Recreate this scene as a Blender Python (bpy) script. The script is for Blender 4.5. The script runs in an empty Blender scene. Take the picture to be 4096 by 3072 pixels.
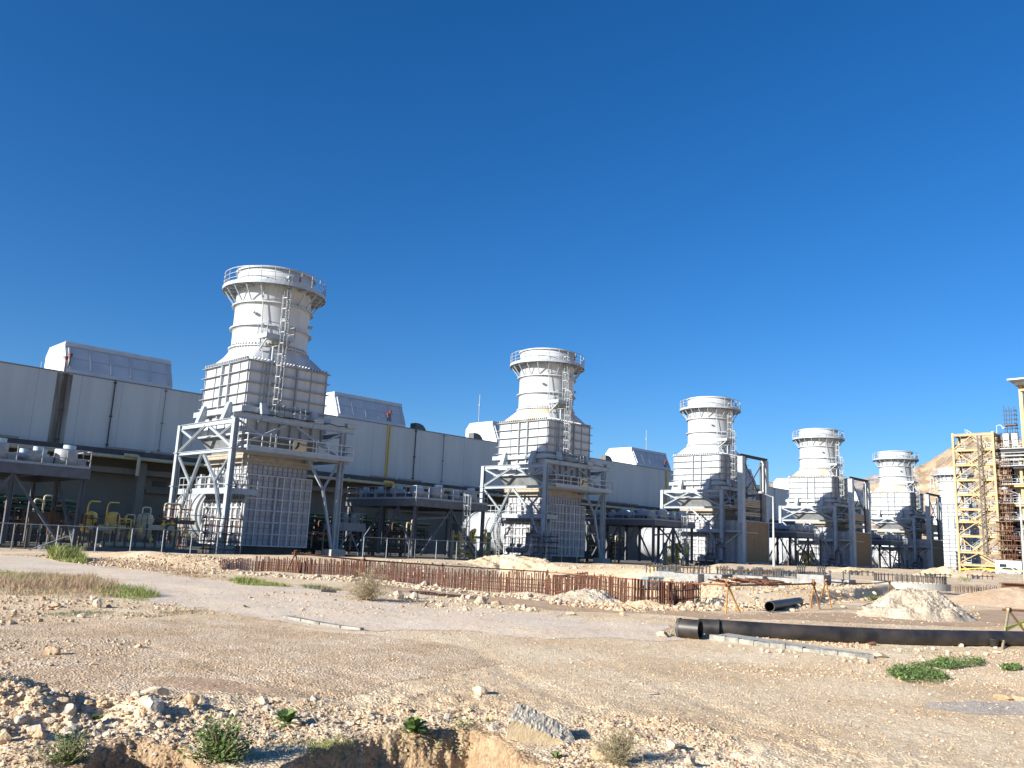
import bpy, math, random
import numpy as np
from mathutils import Vector, Matrix
R_ = random.Random(7)
rng = np.random.default_rng(5)
scene = bpy.context.scene
C = scene.collection

# ------------------------------------------------------------------ camera
W, H = 4096.0, 3072.0
FOC, PITCH, ROLL, YAW = 3344.7, 0.1889, 0.0459, 0.7847
CAM = np.array([0.0, 0.0, 1.7])
_fw = np.array([math.sin(YAW)*math.cos(PITCH), math.cos(YAW)*math.cos(PITCH), math.sin(PITCH)])
_r = np.array([math.cos(YAW), -math.sin(YAW), 0.0]); _u = np.cross(_r, _fw)
_r2 = _r*math.cos(ROLL)+_u*math.sin(ROLL); _u2 = -_r*math.sin(ROLL)+_u*math.cos(ROLL)
cd = bpy.data.cameras.new('camera'); cam = bpy.data.objects.new('camera', cd); C.objects.link(cam)
cd.sensor_width = 36; cd.lens = FOC/W*36; cd.clip_start = 0.1; cd.clip_end = 20000
cam.matrix_world = Matrix(((_r2[0], _u2[0], -_fw[0], CAM[0]), (_r2[1], _u2[1], -_fw[1], CAM[1]), (_r2[2], _u2[2], -_fw[2], CAM[2]), (0, 0, 0, 1)))
scene.camera = cam

# ------------------------------------------------------------------ light
SUNV = Vector((-1.0, 0.17, 0.385)).normalized()
el = math.asin(SUNV.z); az = math.atan2(SUNV.x, SUNV.y)
sd = bpy.data.lights.new('sun', 'SUN'); sd.energy = 4.9; sd.angle = math.radians(0.5); sd.color = (1.0, 0.955, 0.87)
sun = bpy.data.objects.new('sun', sd); C.objects.link(sun)
sun.rotation_euler = (-SUNV).to_track_quat('-Z', 'Y').to_euler(); sun.location = (-30, 10, 40)
world = bpy.data.worlds.new('World'); scene.world = world; world.use_nodes = True
nt = world.node_tree; nt.nodes.clear()
out = nt.nodes.new('ShaderNodeOutputWorld'); bg = nt.nodes.new('ShaderNodeBackground'); sky = nt.nodes.new('ShaderNodeTexSky')
sky.sky_type = 'NISHITA'; sky.sun_disc = False; sky.sun_elevation = el; sky.sun_rotation = az
sky.altitude = 600; sky.air_density = 1.0; sky.dust_density = 1.1; sky.ozone_density = 5.5
hs = nt.nodes.new('ShaderNodeHueSaturation'); hs.inputs['Saturation'].default_value = 1.21; hs.inputs['Hue'].default_value = 0.505
nt.links.new(sky.outputs[0], hs.inputs['Color']); nt.links.new(hs.outputs[0], bg.inputs[0]); nt.links.new(bg.outputs[0], out.inputs[0])
bg.inputs[1].default_value = 0.079
scene.render.engine = 'CYCLES'
scene.view_settings.view_transform = 'Standard'; scene.view_settings.look = 'None'
scene.view_settings.exposure = 0.98; scene.view_settings.gamma = 1
scene.render.resolution_x = 1024; scene.render.resolution_y = 768

# ------------------------------------------------------------------ helpers
def ray(x, y):
    return _fw + _r2*(x-W/2)/FOC - _u2*(y-H/2)/FOC
def G(x, y, z=0.0):
    d = ray(x, y); t = (z-CAM[2])/d[2]; return CAM+d*t
def onY(x, y, Y):
    d = ray(x, y); return CAM+d*(Y/d[1])
def at_dist(x, y, dist):
    d = ray(x, y); return CAM+d*(dist/math.hypot(d[0], d[1]))

def lattice(ix, iy, seed):
    h = (ix.astype(np.int64)*374761393 + iy.astype(np.int64)*668265263 + seed*982451653) & 0x7fffffff
    h = (h ^ (h >> 13))*1274126177 & 0x7fffffff
    h = h ^ (h >> 16)
    return (h & 0xffff)/65535.0
def vnoise(x, y, seed=0):
    fx = np.floor(x); fy = np.floor(y); u = x-fx; v = y-fy
    u = u*u*(3-2*u); v = v*v*(3-2*v)
    ix = fx.astype(np.int64); iy = fy.astype(np.int64)
    a = lattice(ix, iy, seed); b = lattice(ix+1, iy, seed); c = lattice(ix, iy+1, seed); d = lattice(ix+1, iy+1, seed)
    return (a*(1-u)+b*u)*(1-v)+(c*(1-u)+d*u)*v
def fbm(x, y, o=4, seed=0):
    s = 0; a = 0.5
    for i in range(o):
        s = s+a*(vnoise(x, y, seed+i)-0.5)*2; x = x*2.03+11.3; y = y*2.03+5.1; a *= 0.5
    return s
def ss(t):
    t = np.clip(t, 0, 1); return t*t*(3-2*t)

def tag(o, label=None, cat=None, group=None, kind=None):
    if label: o['label'] = label
    if cat: o['category'] = cat
    if group: o['group'] = group
    if kind: o['kind'] = kind
    return o
def thing(name, label, cat, loc=(0, 0, 0), group=None, rz=0):
    o = bpy.data.objects.new(name, None); C.objects.link(o); o.location = loc; o.rotation_euler = (0, 0, rz)
    o.empty_display_size = 0.2
    return tag(o, label, cat, group)
def copy_tree(o, parent=None):
    c = o.copy(); C.objects.link(c)
    if parent is not None: c.parent = parent
    for ch in list(o.children): copy_tree(ch, c)
    return c
def mesh_np(name, v, f, mat=None, parent=None, smooth=False):
    me = bpy.data.meshes.new(name); v = np.asarray(v, np.float32); f = np.asarray(f, np.int32); k = f.shape[1]
    me.vertices.add(len(v)); me.vertices.foreach_set('co', v.ravel())
    me.loops.add(f.size); me.loops.foreach_set('vertex_index', f.ravel())
    me.polygons.add(len(f)); me.polygons.foreach_set('loop_start', np.arange(0, f.size, k, dtype=np.int32))
    me.polygons.foreach_set('use_smooth', np.full(len(f), smooth))
    me.update(calc_edges=True)
    if mat: me.materials.append(mat)
    o = bpy.data.objects.new(name, me); C.objects.link(o)
    if parent: o.parent = parent
    return o

class MB:
    def __init__(s): s.v = []; s.f = []; s.sm = []; s.mi = []; s.cur = 0
    def add(s, vs, fs, sm=False):
        n = len(s.v); s.v += [tuple(p) for p in vs]; s.f += [tuple(n+i for i in f) for f in fs]; s.sm += [sm]*len(fs); s.mi += [s.cur]*len(fs); return s
    def box(s, x0, x1, y0, y1, z0, z1):
        return s.add([(x0, y0, z0), (x1, y0, z0), (x1, y1, z0), (x0, y1, z0), (x0, y0, z1), (x1, y0, z1), (x1, y1, z1), (x0, y1, z1)],
                     [(0, 3, 2, 1), (4, 5, 6, 7), (0, 1, 5, 4), (1, 2, 6, 5), (2, 3, 7, 6), (3, 0, 4, 7)])
    def beam(s, p, q, w, h=None, off=(0, 0), up=None):
        h = w if h is None else h
        p = Vector(p); q = Vector(q); d = (q-p)
        if d.length < 1e-6: return s
        d.normalize()
        if up is None: up = (0, 0, 1) if abs(d.z) < 0.9 else (0, 1, 0)
        up = Vector(up); side = d.cross(up).normalized(); upn = side.cross(d).normalized()
        vs = []
        for o in (p, q):
            for a, b in ((-1, -1), (1, -1), (1, 1), (-1, 1)):
                vs.append(o+side*(off[0]+a*w/2)+upn*(off[1]+b*h/2))
        return s.add(vs, [(0, 3, 2, 1), (4, 5, 6, 7), (0, 1, 5, 4), (1, 2, 6, 5), (2, 3, 7, 6), (3, 0, 4, 7)])
    def hb(s, p, q, w, h, t=0.05, up=None):
        "H beam: two flanges of width w, h apart along up, and a web"
        s.beam(p, q, w, t, (0, h/2-t/2), up); s.beam(p, q, w, t, (0, -h/2+t/2), up); s.beam(p, q, t, h-2*t, (0, 0), up); return s
    def tube(s, p, q, r, n=8, r2=None, caps=True):
        r2 = r if r2 is None else r2
        p = Vector(p); q = Vector(q); d = (q-p)
        if d.length < 1e-6: return s
        d.normalize(); a = Vector((0, 0, 1)) if abs(d.z) < 0.9 else Vector((1, 0, 0)); u = d.cross(a).normalized(); w = d.cross(u)
        vs = []
        for o, rr in ((p, r), (q, r2)):
            for i in range(n):
                t = 2*math.pi*i/n; vs.append(o+u*math.cos(t)*rr+w*math.sin(t)*rr)
        fs = [(i, (i+1) % n, n+(i+1) % n, n+i) for i in range(n)]
        s.add(vs, fs, n > 5)
        if caps: s.add(vs, [tuple(range(n))[::-1], tuple(range(n, 2*n))])
        return s
    def pipe(s, pts, r, n=10, bend=3):
        "tube swept along a polyline with rounded corners"
        P = [Vector(p) for p in pts]; path = [P[0]]
        for i in range(1, len(P)-1):
            a, b, c = P[i-1], P[i], P[i+1]; k = min(r*2.2, (b-a).length*.45, (c-b).length*.45)
            u = b+(a-b).normalized()*k; w = b+(c-b).normalized()*k
            for j in range(bend+1):
                t = j/bend; path.append(u*(1-t)**2+b*2*t*(1-t)+w*t*t)
        path.append(P[-1]); vs = []; prev = None
        for i, p in enumerate(path):
            d = (path[min(i+1, len(path)-1)]-path[max(i-1, 0)]).normalized()
            if prev is None:
                a = Vector((0, 0, 1)) if abs(d.z) < 0.9 else Vector((1, 0, 0)); u = d.cross(a).normalized()
            else: u = (prev-d*prev.dot(d)).normalized()
            prev = u; w = d.cross(u)
            for k in range(n):
                t = 2*math.pi*k/n; vs.append(p+u*math.cos(t)*r+w*math.sin(t)*r)
        m = len(path)
        s.add(vs, [(i*n+k, i*n+(k+1) % n, (i+1)*n+(k+1) % n, (i+1)*n+k) for i in range(m-1) for k in range(n)], True)
        s.add(vs[:n], [tuple(range(n))[::-1]]); s.add(vs[-n:], [tuple(range(n))])
        return s
    def lathe(s, prof, n=64, cx=0, cy=0, sm=True, a0=0, a1=2*math.pi, axis='z', closed=False):
        full = abs(a1-a0-2*math.pi) < 1e-6; m = n if full else n+1; vs = []
        for r, z in prof:
            for i in range(m):
                t = a0+(a1-a0)*i/n
                if axis == 'z': vs.append((cx+r*math.cos(t), cy+r*math.sin(t), z))
                elif axis == 'y': vs.append((cx+r*math.cos(t), z, cy+r*math.sin(t)))
                else: vs.append((z, cx+r*math.cos(t), cy+r*math.sin(t)))
        fs = []; K = len(prof)
        for j in range(K if closed else K-1):
            j2 = (j+1) % K
            for i in range(n): i2 = (i+1) % m; fs.append((j*m+i, j*m+i2, j2*m+i2, j2*m+i))
        return s.add(vs, fs, sm)
    def ring(s, r0, r1, z0, z1, n=64, cx=0, cy=0, axis='z'):
        "solid ring with rectangular section (flat shaded rims)"
        return s.lathe([(r1, z0), (r1, z1), (r0, z1), (r0, z0)], n, cx, cy, sm=False, axis=axis, closed=True)
    def build(s, name, mat, parent=None, dz=0.0):
        me = bpy.data.meshes.new(name); v = s.v
        if dz: v = [(a[0], a[1], a[2]+dz) for a in v]
        me.from_pydata([tuple(map(float, p)) for p in v], [], s.f)
        if any(s.sm): me.polygons.foreach_set('use_smooth', s.sm)
        me.update()
        for q in (mat if isinstance(mat, (list, tuple)) else [mat]):
            if q: me.materials.append(q)
        if any(s.mi): me.polygons.foreach_set('material_index', s.mi)
        o = bpy.data.objects.new(name, me); C.objects.link(o)
        if parent: o.parent = parent
        return o

# ------------------------------------------------------------------ materials
def node_mat(name):
    m = bpy.data.materials.new(name); m.use_nodes = True; t = m.node_tree; b = t.nodes['Principled BSDF']; return m, t, b
def mat(name, col, rough=0.6, metal=0.0, col2=None, scale=3.0, amt=0.5, bump=0.0, bscale=None, streak=False, spec=0.4, detail=5):
    m, t, b = node_mat(name); L = t.links; N = t.nodes
    b.inputs['Roughness'].default_value = rough; b.inputs['Metallic'].default_value = metal
    b.inputs['Specular IOR Level'].default_value = spec
    tc = N.new('ShaderNodeTexCoord'); mp = N.new('ShaderNodeMapping'); L.new(tc.outputs['Object'], mp.inputs[0])
    oi = N.new('ShaderNodeObjectInfo'); vm = N.new('ShaderNodeVectorMath'); vm.operation = 'SCALE'; vm.inputs[0].default_value = (37, 53, 91); L.new(oi.outputs['Random'], vm.inputs['Scale']); L.new(vm.outputs[0], mp.inputs['Location'])
    if streak: mp.inputs['Scale'].default_value = (1, 1, 0.12)
    nz = N.new('ShaderNodeTexNoise'); nz.inputs['Scale'].default_value = scale; nz.inputs['Detail'].default_value = detail; L.new(mp.outputs[0], nz.inputs['Vector'])
    if col2 is None: col2 = tuple(c*0.8 for c in col)
    rp = N.new('ShaderNodeValToRGB'); rp.color_ramp.elements[0].position = 0.5-amt*0.4; rp.color_ramp.elements[1].position = 0.5+amt*0.4
    rp.color_ramp.elements[0].color = (*col2, 1); rp.color_ramp.elements[1].color = (*col, 1)
    L.new(nz.outputs['Fac'], rp.inputs[0]); L.new(rp.outputs[0], b.inputs['Base Color'])
    if bump:
        n2 = N.new('ShaderNodeTexNoise'); n2.inputs['Scale'].default_value = bscale or scale*4; n2.inputs['Detail'].default_value = 6
        L.new(tc.outputs['Object'], n2.inputs['Vector'])
        bp = N.new('ShaderNodeBump'); bp.inputs['Strength'].default_value = bump; bp.inputs['Distance'].default_value = 0.05
        L.new(n2.outputs['Fac'], bp.inputs['Height']); L.new(bp.outputs[0], b.inputs['Normal'])
    return m
M = {}
M['white'] = mat('white_tower_paint', (0.545, 0.57, 0.59), 0.5, col2=(0.42, 0.43, 0.435), scale=1.1, amt=0.55, streak=True)
M['stained'] = mat('stained_white_paint', (0.57, 0.575, 0.57), 0.6, col2=(0.44, 0.36, 0.26), scale=0.45, amt=0.22)
M['shell'] = mat('chimney_paint', (0.545, 0.57, 0.59), 0.5, col2=(0.45, 0.46, 0.465), scale=0.8, amt=0.6, streak=True)
M['steel'] = mat('light_grey_steel_paint', (0.40, 0.44, 0.475), 0.45, col2=(0.32, 0.36, 0.39), scale=1.5)
M['rail'] = mat('rail_paint', (0.36, 0.38, 0.39), 0.5)
M['rib'] = mat('stiffener_paint', (0.36, 0.38, 0.41), 0.5)
M['ribdark'] = mat('stiffener_dark', (0.27, 0.28, 0.31), 0.5)
M['pipebrown'] = mat('weathered_drain', (0.16, 0.12, 0.09), 0.7)
M['galv'] = mat('galvanised_sheet', (0.33, 0.34, 0.34), 0.4, 0.3, col2=(0.2, 0.21, 0.22), scale=1.2, amt=0.5)
M['cream'] = mat('cream_sheet', (0.44, 0.38, 0.28), 0.6, col2=(0.32, 0.26, 0.19), scale=2)
M['railrust'] = mat('orange_rust_tube', (0.36, 0.15, 0.065), 0.75, col2=(0.2, 0.08, 0.04), scale=6, amt=0.6)
M['insul'] = mat('tan_insulation', (0.36, 0.28, 0.19), 0.8, col2=(0.28, 0.21, 0.15), scale=1.5)
M['lowduct'] = mat('duct_casing', (0.46, 0.45, 0.455), 0.55, col2=(0.35, 0.34, 0.345), scale=1.2)
M['darksteel'] = mat('dark_steel', (0.055, 0.058, 0.062), 0.6, col2=(0.085, 0.07, 0.06), scale=2)
M['platsteel'] = mat('platform_grey', (0.13, 0.14, 0.16), 0.6, col2=(0.1, 0.1, 0.11), scale=2)
M['green'] = mat('dark_green_paint', (0.03, 0.075, 0.05), 0.5)
M['drum'] = mat('drum_grey', (0.37, 0.38, 0.385), 0.5)
M['blueish'] = mat('pale_blue_cap', (0.42, 0.55, 0.62), 0.5)
M['yellow'] = mat('yellow_pipe_paint', (0.85, 0.58, 0.12), 0.45, col2=(0.68, 0.45, 0.12), scale=4)
M['creampipe'] = mat('cream_pipe_paint', (0.55, 0.5, 0.33), 0.5, col2=(0.45, 0.4, 0.27), scale=3)
M['stairyellow'] = mat('pale_yellow_steel', (0.47, 0.33, 0.145), 0.5, col2=(0.36, 0.24, 0.11), scale=2)
M['rust'] = mat('rusty_tube', (0.20, 0.085, 0.045), 0.75, col2=(0.11, 0.05, 0.03), scale=9, amt=0.6)
M['rebar'] = mat('rusty_rebar', (0.17, 0.07, 0.038), 0.85, col2=(0.08, 0.035, 0.024), scale=6)
M['oldyellow'] = mat('worn_yellow_tube', (0.50, 0.27, 0.06), 0.7, col2=(0.25, 0.11, 0.04), scale=7, amt=0.5)
M['paleyellow'] = mat('faded_yellow_tube', (0.5, 0.42, 0.22), 0.7, col2=(0.36, 0.27, 0.14), scale=7)
M['black'] = mat('black_plastic', (0.014, 0.015, 0.018), 0.45, col2=(0.06, 0.05, 0.042), scale=2.5, amt=0.45)
M['concrete'] = mat('concrete', (0.42, 0.40, 0.36), 0.9, col2=(0.30, 0.29, 0.26), scale=4, bump=0.3)
M['greyconc'] = mat('grey_concrete', (0.34, 0.34, 0.32), 0.9, col2=(0.22, 0.22, 0.21), scale=5, bump=0.3)
M['kerb'] = mat('kerb_concrete', (0.36, 0.34, 0.29), 0.9, col2=(0.17, 0.165, 0.145), scale=6, amt=0.5, bump=0.4)
M['hallgrey'] = mat('hall_trim', (0.3, 0.3, 0.29), 0.6)
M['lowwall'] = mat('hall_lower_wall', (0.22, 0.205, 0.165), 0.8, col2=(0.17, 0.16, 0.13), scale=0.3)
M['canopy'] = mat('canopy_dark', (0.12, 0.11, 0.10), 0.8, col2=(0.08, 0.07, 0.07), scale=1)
M['ledge'] = mat('concrete_ledge', (0.26, 0.24, 0.21), 0.8)
M['filter'] = mat('filter_house_sheet', (0.60, 0.62, 0.64), 0.4, col2=(0.52, 0.54, 0.56), scale=0.6)
M['vent'] = mat('roof_vent_dark', (0.12, 0.12, 0.12), 0.5)
M['wood'] = mat('scaffold_planks', (0.25, 0.15, 0.1), 0.9, col2=(0.15, 0.09, 0.07), scale=4)
M['tan'] = mat('brown_board', (0.30, 0.20, 0.11), 0.8, col2=(0.24, 0.16, 0.09), scale=1.5)
M['signcream'] = mat('sign_cream', (0.62, 0.52, 0.34), 0.6)
M['ink'] = mat('sign_ink', (0.04, 0.04, 0.05), 0.6)
M['red'] = mat('red_cap', (0.25, 0.05, 0.04), 0.6)
M['slope'] = mat('intake_panel', (0.60, 0.61, 0.62), 0.4, col2=(0.52, 0.53, 0.54), scale=0.5)
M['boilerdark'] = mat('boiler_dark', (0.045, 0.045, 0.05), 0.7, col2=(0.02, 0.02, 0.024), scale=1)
M['boilerwhite'] = mat('boiler_casing', (0.6, 0.6, 0.58), 0.5, col2=(0.35, 0.36, 0.38), scale=1.0, amt=0.5)
M['tape'] = mat('yellow_tape', (0.75, 0.70, 0.04), 0.5)
M['carwhite'] = mat('car_paint', (0.7, 0.7, 0.7), 0.25, spec=0.6)
M['glass'] = mat('dark_glass', (0.03, 0.04, 0.05), 0.08, spec=0.8)
M['tyre'] = mat('tyre', (0.02, 0.02, 0.02), 0.8)
M['lamp'] = mat('lamp_post_grey', (0.5, 0.5, 0.5), 0.5)
M['waterblue'] = mat('pale_blue_tank', (0.2, 0.3, 0.34), 0.5)
# ------------------------------------------------------------------ special materials
def hall_panel():
    m, t, b = node_mat('hall_wall_panel'); N = t.nodes; L = t.links
    tc = N.new('ShaderNodeTexCoord'); sx = N.new('ShaderNodeSeparateXYZ'); L.new(tc.outputs['Object'], sx.inputs[0])
    def seam(period, width, strength):
        d = N.new('ShaderNodeMath'); d.operation = 'DIVIDE'; L.new(sx.outputs[0], d.inputs[0]); d.inputs[1].default_value = period
        fr = N.new('ShaderNodeMath'); fr.operation = 'FRACT'; L.new(d.outputs[0], fr.inputs[0])
        c = N.new('ShaderNodeMath'); c.operation = 'LESS_THAN'; L.new(fr.outputs[0], c.inputs[0]); c.inputs[1].default_value = width/period
        k = N.new('ShaderNodeMath'); k.operation = 'MULTIPLY'; L.new(c.outputs[0], k.inputs[0]); k.inputs[1].default_value = strength; return k
    a = seam(1.1, 0.05, 0.10); c = seam(5.5, 0.09, 0.22)
    s = N.new('ShaderNodeMath'); s.operation = 'ADD'; L.new(a.outputs[0], s.inputs[0]); L.new(c.outputs[0], s.inputs[1])
    nz = N.new('ShaderNodeTexNoise'); nz.inputs['Scale'].default_value = 0.25; nz.inputs['Detail'].default_value = 4
    mp = N.new('ShaderNodeMapping'); mp.inputs['Scale'].default_value = (1.6, 1, 0.3); L.new(tc.outputs['Object'], mp.inputs[0]); L.new(mp.outputs[0], nz.inputs['Vector'])
    rp = N.new('ShaderNodeValToRGB'); rp.color_ramp.elements[0].position = 0.3; rp.color_ramp.elements[1].position = 0.7
    rp.color_ramp.elements[0].color = (0.60, 0.585, 0.53, 1); rp.color_ramp.elements[1].color = (0.70, 0.685, 0.62, 1); L.new(nz.outputs['Fac'], rp.inputs[0])
    mx = N.new('ShaderNodeMix'); mx.data_type = 'RGBA'; L.new(s.outputs[0], mx.inputs['Factor']); L.new(rp.outputs[0], mx.inputs['A']); mx.inputs['B'].default_value = (0.1, 0.1, 0.1, 1)
    L.new(mx.outputs['Result'], b.inputs['Base Color']); b.inputs['Roughness'].default_value = 0.55
    return m
M['hall'] = hall_panel()
def stain_mat():
    m, t, b = node_mat('rust_stain'); N = t.nodes; L = t.links
    tc = N.new('ShaderNodeTexCoord'); mp = N.new('ShaderNodeMapping'); mp.inputs['Scale'].default_value = (0.8, 1, 0.06)
    nz = N.new('ShaderNodeTexNoise'); nz.inputs['Scale'].default_value = 2; L.new(tc.outputs['Object'], mp.inputs[0]); L.new(mp.outputs[0], nz.inputs['Vector'])
    rp = N.new('ShaderNodeValToRGB'); rp.color_ramp.elements[0].color = (0.20, 0.16, 0.11, 1); rp.color_ramp.elements[1].color = (0.42, 0.39, 0.33, 1)
    rp.color_ramp.elements[0].position = 0.4; rp.color_ramp.elements[1].position = 0.62
    L.new(nz.outputs['Fac'], rp.inputs[0]); L.new(rp.outputs[0], b.inputs['Base Color']); b.inputs['Roughness'].default_value = 0.7; return m
M['stain'] = stain_mat()
def mesh_wire():
    m, t, b = node_mat('chain_link_wire'); N = t.nodes; L = t.links
    b.inputs['Base Color'].default_value = (0.16, 0.165, 0.17, 1); b.inputs['Roughness'].default_value = 0.5
    tc = N.new('ShaderNodeTexCoord'); sx = N.new('ShaderNodeSeparateXYZ'); L.new(tc.outputs['UV'], sx.inputs[0])
    outs = []
    for op in ('ADD', 'SUBTRACT'):
        a = N.new('ShaderNodeMath'); a.operation = op; L.new(sx.outputs[0], a.inputs[0]); L.new(sx.outputs[1], a.inputs[1])
        k = N.new('ShaderNodeMath'); k.operation = 'MULTIPLY'; L.new(a.outputs[0], k.inputs[0]); k.inputs[1].default_value = 11
        f = N.new('ShaderNodeMath'); f.operation = 'FRACT'; L.new(k.outputs[0], f.inputs[0])
        c = N.new('ShaderNodeMath'); c.operation = 'LESS_THAN'; L.new(f.outputs[0], c.inputs[0]); c.inputs[1].default_value = 0.05; outs.append(c)
    mx = N.new('ShaderNodeMath'); mx.operation = 'MAXIMUM'; L.new(outs[0].outputs[0], mx.inputs[0]); L.new(outs[1].outputs[0], mx.inputs[1])
    L.new(mx.outputs[0], b.inputs['Alpha']); return m
M['wire'] = mesh_wire()
def ground_mat(name, cols, stone=0.5, fine=38.0, big=0.35, bump=0.6):
    m, t, b = node_mat(name); N = t.nodes; L = t.links
    b.inputs['Roughness'].default_value = 0.95; b.inputs['Specular IOR Level'].default_value = 0.15
    tc = N.new('ShaderNodeTexCoord')
    def noise(s, d=6, rough=0.6):
        n = N.new('ShaderNodeTexNoise'); n.inputs['Scale'].default_value = s; n.inputs['Detail'].default_value = d; n.inputs['Roughness'].default_value = rough
        L.new(tc.outputs['Object'], n.inputs['Vector']); return n
    def ramp(n, stops):
        r = N.new('ShaderNodeValToRGB'); e = r.color_ramp.elements; e[0].position = stops[0][0]; e[0].color = (*stops[0][1], 1); e[1].position = stops[-1][0]; e[1].color = (*stops[-1][1], 1)
        for p, c in stops[1:-1]:
            k = e.new(p); k.color = (*c, 1)
        L.new(n, r.inputs[0]); return r
    base = ramp(noise(big, 7, 0.65).outputs['Fac'], [(0.32, cols[0]), (0.47, cols[1]), (0.60, cols[2])])
    vo = N.new('ShaderNodeTexVoronoi'); vo.inputs['Scale'].default_value = fine; L.new(tc.outputs['Object'], vo.inputs['Vector'])
    vr = ramp(vo.outputs['Color'], [(0.2, (0.62, 0.58, 0.54)), (0.5, (0.97, 0.97, 0.97)), (0.85, (1.28, 1.26, 1.22))])
    m1 = N.new('ShaderNodeMix'); m1.data_type = 'RGBA'; m1.blend_type = 'MULTIPLY'; m1.inputs['Factor'].default_value = stone
    L.new(base.outputs[0], m1.inputs['A']); L.new(vr.outputs[0], m1.inputs['B'])
    n3 = noise(9, 5); r3 = ramp(n3.outputs['Fac'], [(0.3, (0.8, 0.78, 0.75)), (0.65, (1.12, 1.12, 1.12))])
    m2 = N.new('ShaderNodeMix'); m2.data_type = 'RGBA'; m2.blend_type = 'MULTIPLY'; m2.inputs['Factor'].default_value = 0.8
    L.new(m1.outputs['Result'], m2.inputs['A']); L.new(r3.outputs[0], m2.inputs['B'])
    L.new(m2.outputs['Result'], b.inputs['Base Color'])
    ad = N.new('ShaderNodeMath'); ad.operation = 'MULTIPLY_ADD'; L.new(vo.outputs['Distance'], ad.inputs[0]); ad.inputs[1].default_value = -0.7
    n4 = noise(14, 8, 0.7); L.new(n4.outputs['Fac'], ad.inputs[2])
    bp = N.new('ShaderNodeBump'); bp.inputs['Strength'].default_value = bump; bp.inputs['Distance'].default_value = 0.035
    L.new(ad.outputs[0], bp.inputs['Height']); L.new(bp.outputs[0], b.inputs['Normal'])
    return m
M['ground'] = ground_mat('dry_earth', [(0.57, 0.41, 0.245), (0.69, 0.525, 0.34), (0.77, 0.625, 0.435)])
M['yard'] = ground_mat('yard_shade_tone', [(0.11, 0.10, 0.085), (0.16, 0.145, 0.12), (0.20, 0.18, 0.15)], stone=0.4, fine=8, big=0.3, bump=0.3)  # dark tones paint the shade around the plant into the ground
M['brownearth'] = ground_mat('brown_stony_earth', [(0.48, 0.335, 0.205), (0.60, 0.445, 0.295), (0.69, 0.55, 0.40)], stone=0.6, fine=34, big=0.8, bump=0.8)
M['greygravel'] = ground_mat('grey_gravel', [(0.46, 0.40, 0.33), (0.54, 0.47, 0.39), (0.62, 0.53, 0.43)], stone=0.6, fine=40, big=0.8, bump=0.5)
M['soil'] = ground_mat('bare_ditch_soil', [(0.36, 0.24, 0.135), (0.43, 0.30, 0.18), (0.48, 0.35, 0.22)], stone=0.5, fine=30, big=1.5, bump=1.0)
M['road'] = ground_mat('grey_gravel_road', [(0.65, 0.51, 0.37), (0.71, 0.58, 0.44), (0.72, 0.61, 0.485)], stone=0.45, fine=45, big=0.5, bump=0.35)
M['heap'] = ground_mat('pale_gravel_heap', [(0.42, 0.34, 0.25), (0.50, 0.42, 0.32), (0.54, 0.465, 0.37)], stone=0.5, fine=26, big=1.0, bump=0.6)
M['sand'] = ground_mat('brown_sand_heap', [(0.50, 0.35, 0.22), (0.57, 0.41, 0.27), (0.62, 0.46, 0.32)], stone=0.25, fine=25, big=0.8, bump=0.5)
M['damp'] = ground_mat('damp_earth', [(0.40, 0.27, 0.165), (0.46, 0.32, 0.205), (0.50, 0.36, 0.24)], stone=0.2, fine=30, big=1.0, bump=0.3)
def stone_mat(name, cols):
    m, t, b = node_mat(name); N = t.nodes; L = t.links
    g = N.new('ShaderNodeNewGeometry'); r = N.new('ShaderNodeValToRGB'); e = r.color_ramp.elements
    e[0].color = (*cols[0], 1); e[1].color = (*cols[-1], 1)
    for i, c in enumerate(cols[1:-1]):
        k = e.new((i+1)/(len(cols)-1)); k.color = (*c, 1)
    L.new(g.outputs['Random Per Island'], r.inputs[0])
    tc = N.new('ShaderNodeTexCoord'); n = N.new('ShaderNodeTexNoise'); n.inputs['Scale'].default_value = 25; n.inputs['Detail'].default_value = 5; L.new(tc.outputs['Object'], n.inputs['Vector'])
    mx = N.new('ShaderNodeMix'); mx.data_type = 'RGBA'; mx.blend_type = 'MULTIPLY'; mx.inputs['Factor'].default_value = 0.7
    r2 = N.new('ShaderNodeValToRGB'); r2.color_ramp.elements[0].position = 0.35; r2.color_ramp.elements[0].color = (0.6, 0.55, 0.5, 1); r2.color_ramp.elements[1].position = 0.6; r2.color_ramp.elements[1].color = (1, 1, 1, 1)
    L.new(n.outputs['Fac'], r2.inputs[0]); L.new(r.outputs[0], mx.inputs['A']); L.new(r2.outputs[0], mx.inputs['B']); L.new(mx.outputs['Result'], b.inputs['Base Color'])
    bp = N.new('ShaderNodeBump'); bp.inputs['Strength'].default_value = 0.5; bp.inputs['Distance'].default_value = 0.01; L.new(n.outputs['Fac'], bp.inputs['Height']); L.new(bp.outputs[0], b.inputs['Normal'])
    b.inputs['Roughness'].default_value = 0.9; b.inputs['Specular IOR Level'].default_value = 0.2
    return m
M['pebble'] = stone_mat('limestone_rubble', [(0.44, 0.29, 0.165), (0.52, 0.37, 0.23), (0.58, 0.46, 0.32), (0.46, 0.33, 0.21), (0.64, 0.54, 0.41), (0.54, 0.39, 0.24)])
M['palestone'] = stone_mat('pale_limestone', [(0.54, 0.42, 0.29), (0.62, 0.52, 0.39), (0.48, 0.36, 0.24)])
M['rockcream'] = mat('cream_rock', (0.60, 0.51, 0.385), 0.9, col2=(0.42, 0.33, 0.24), scale=9, amt=0.6, bump=0.6, bscale=14, spec=0.15)
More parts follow.
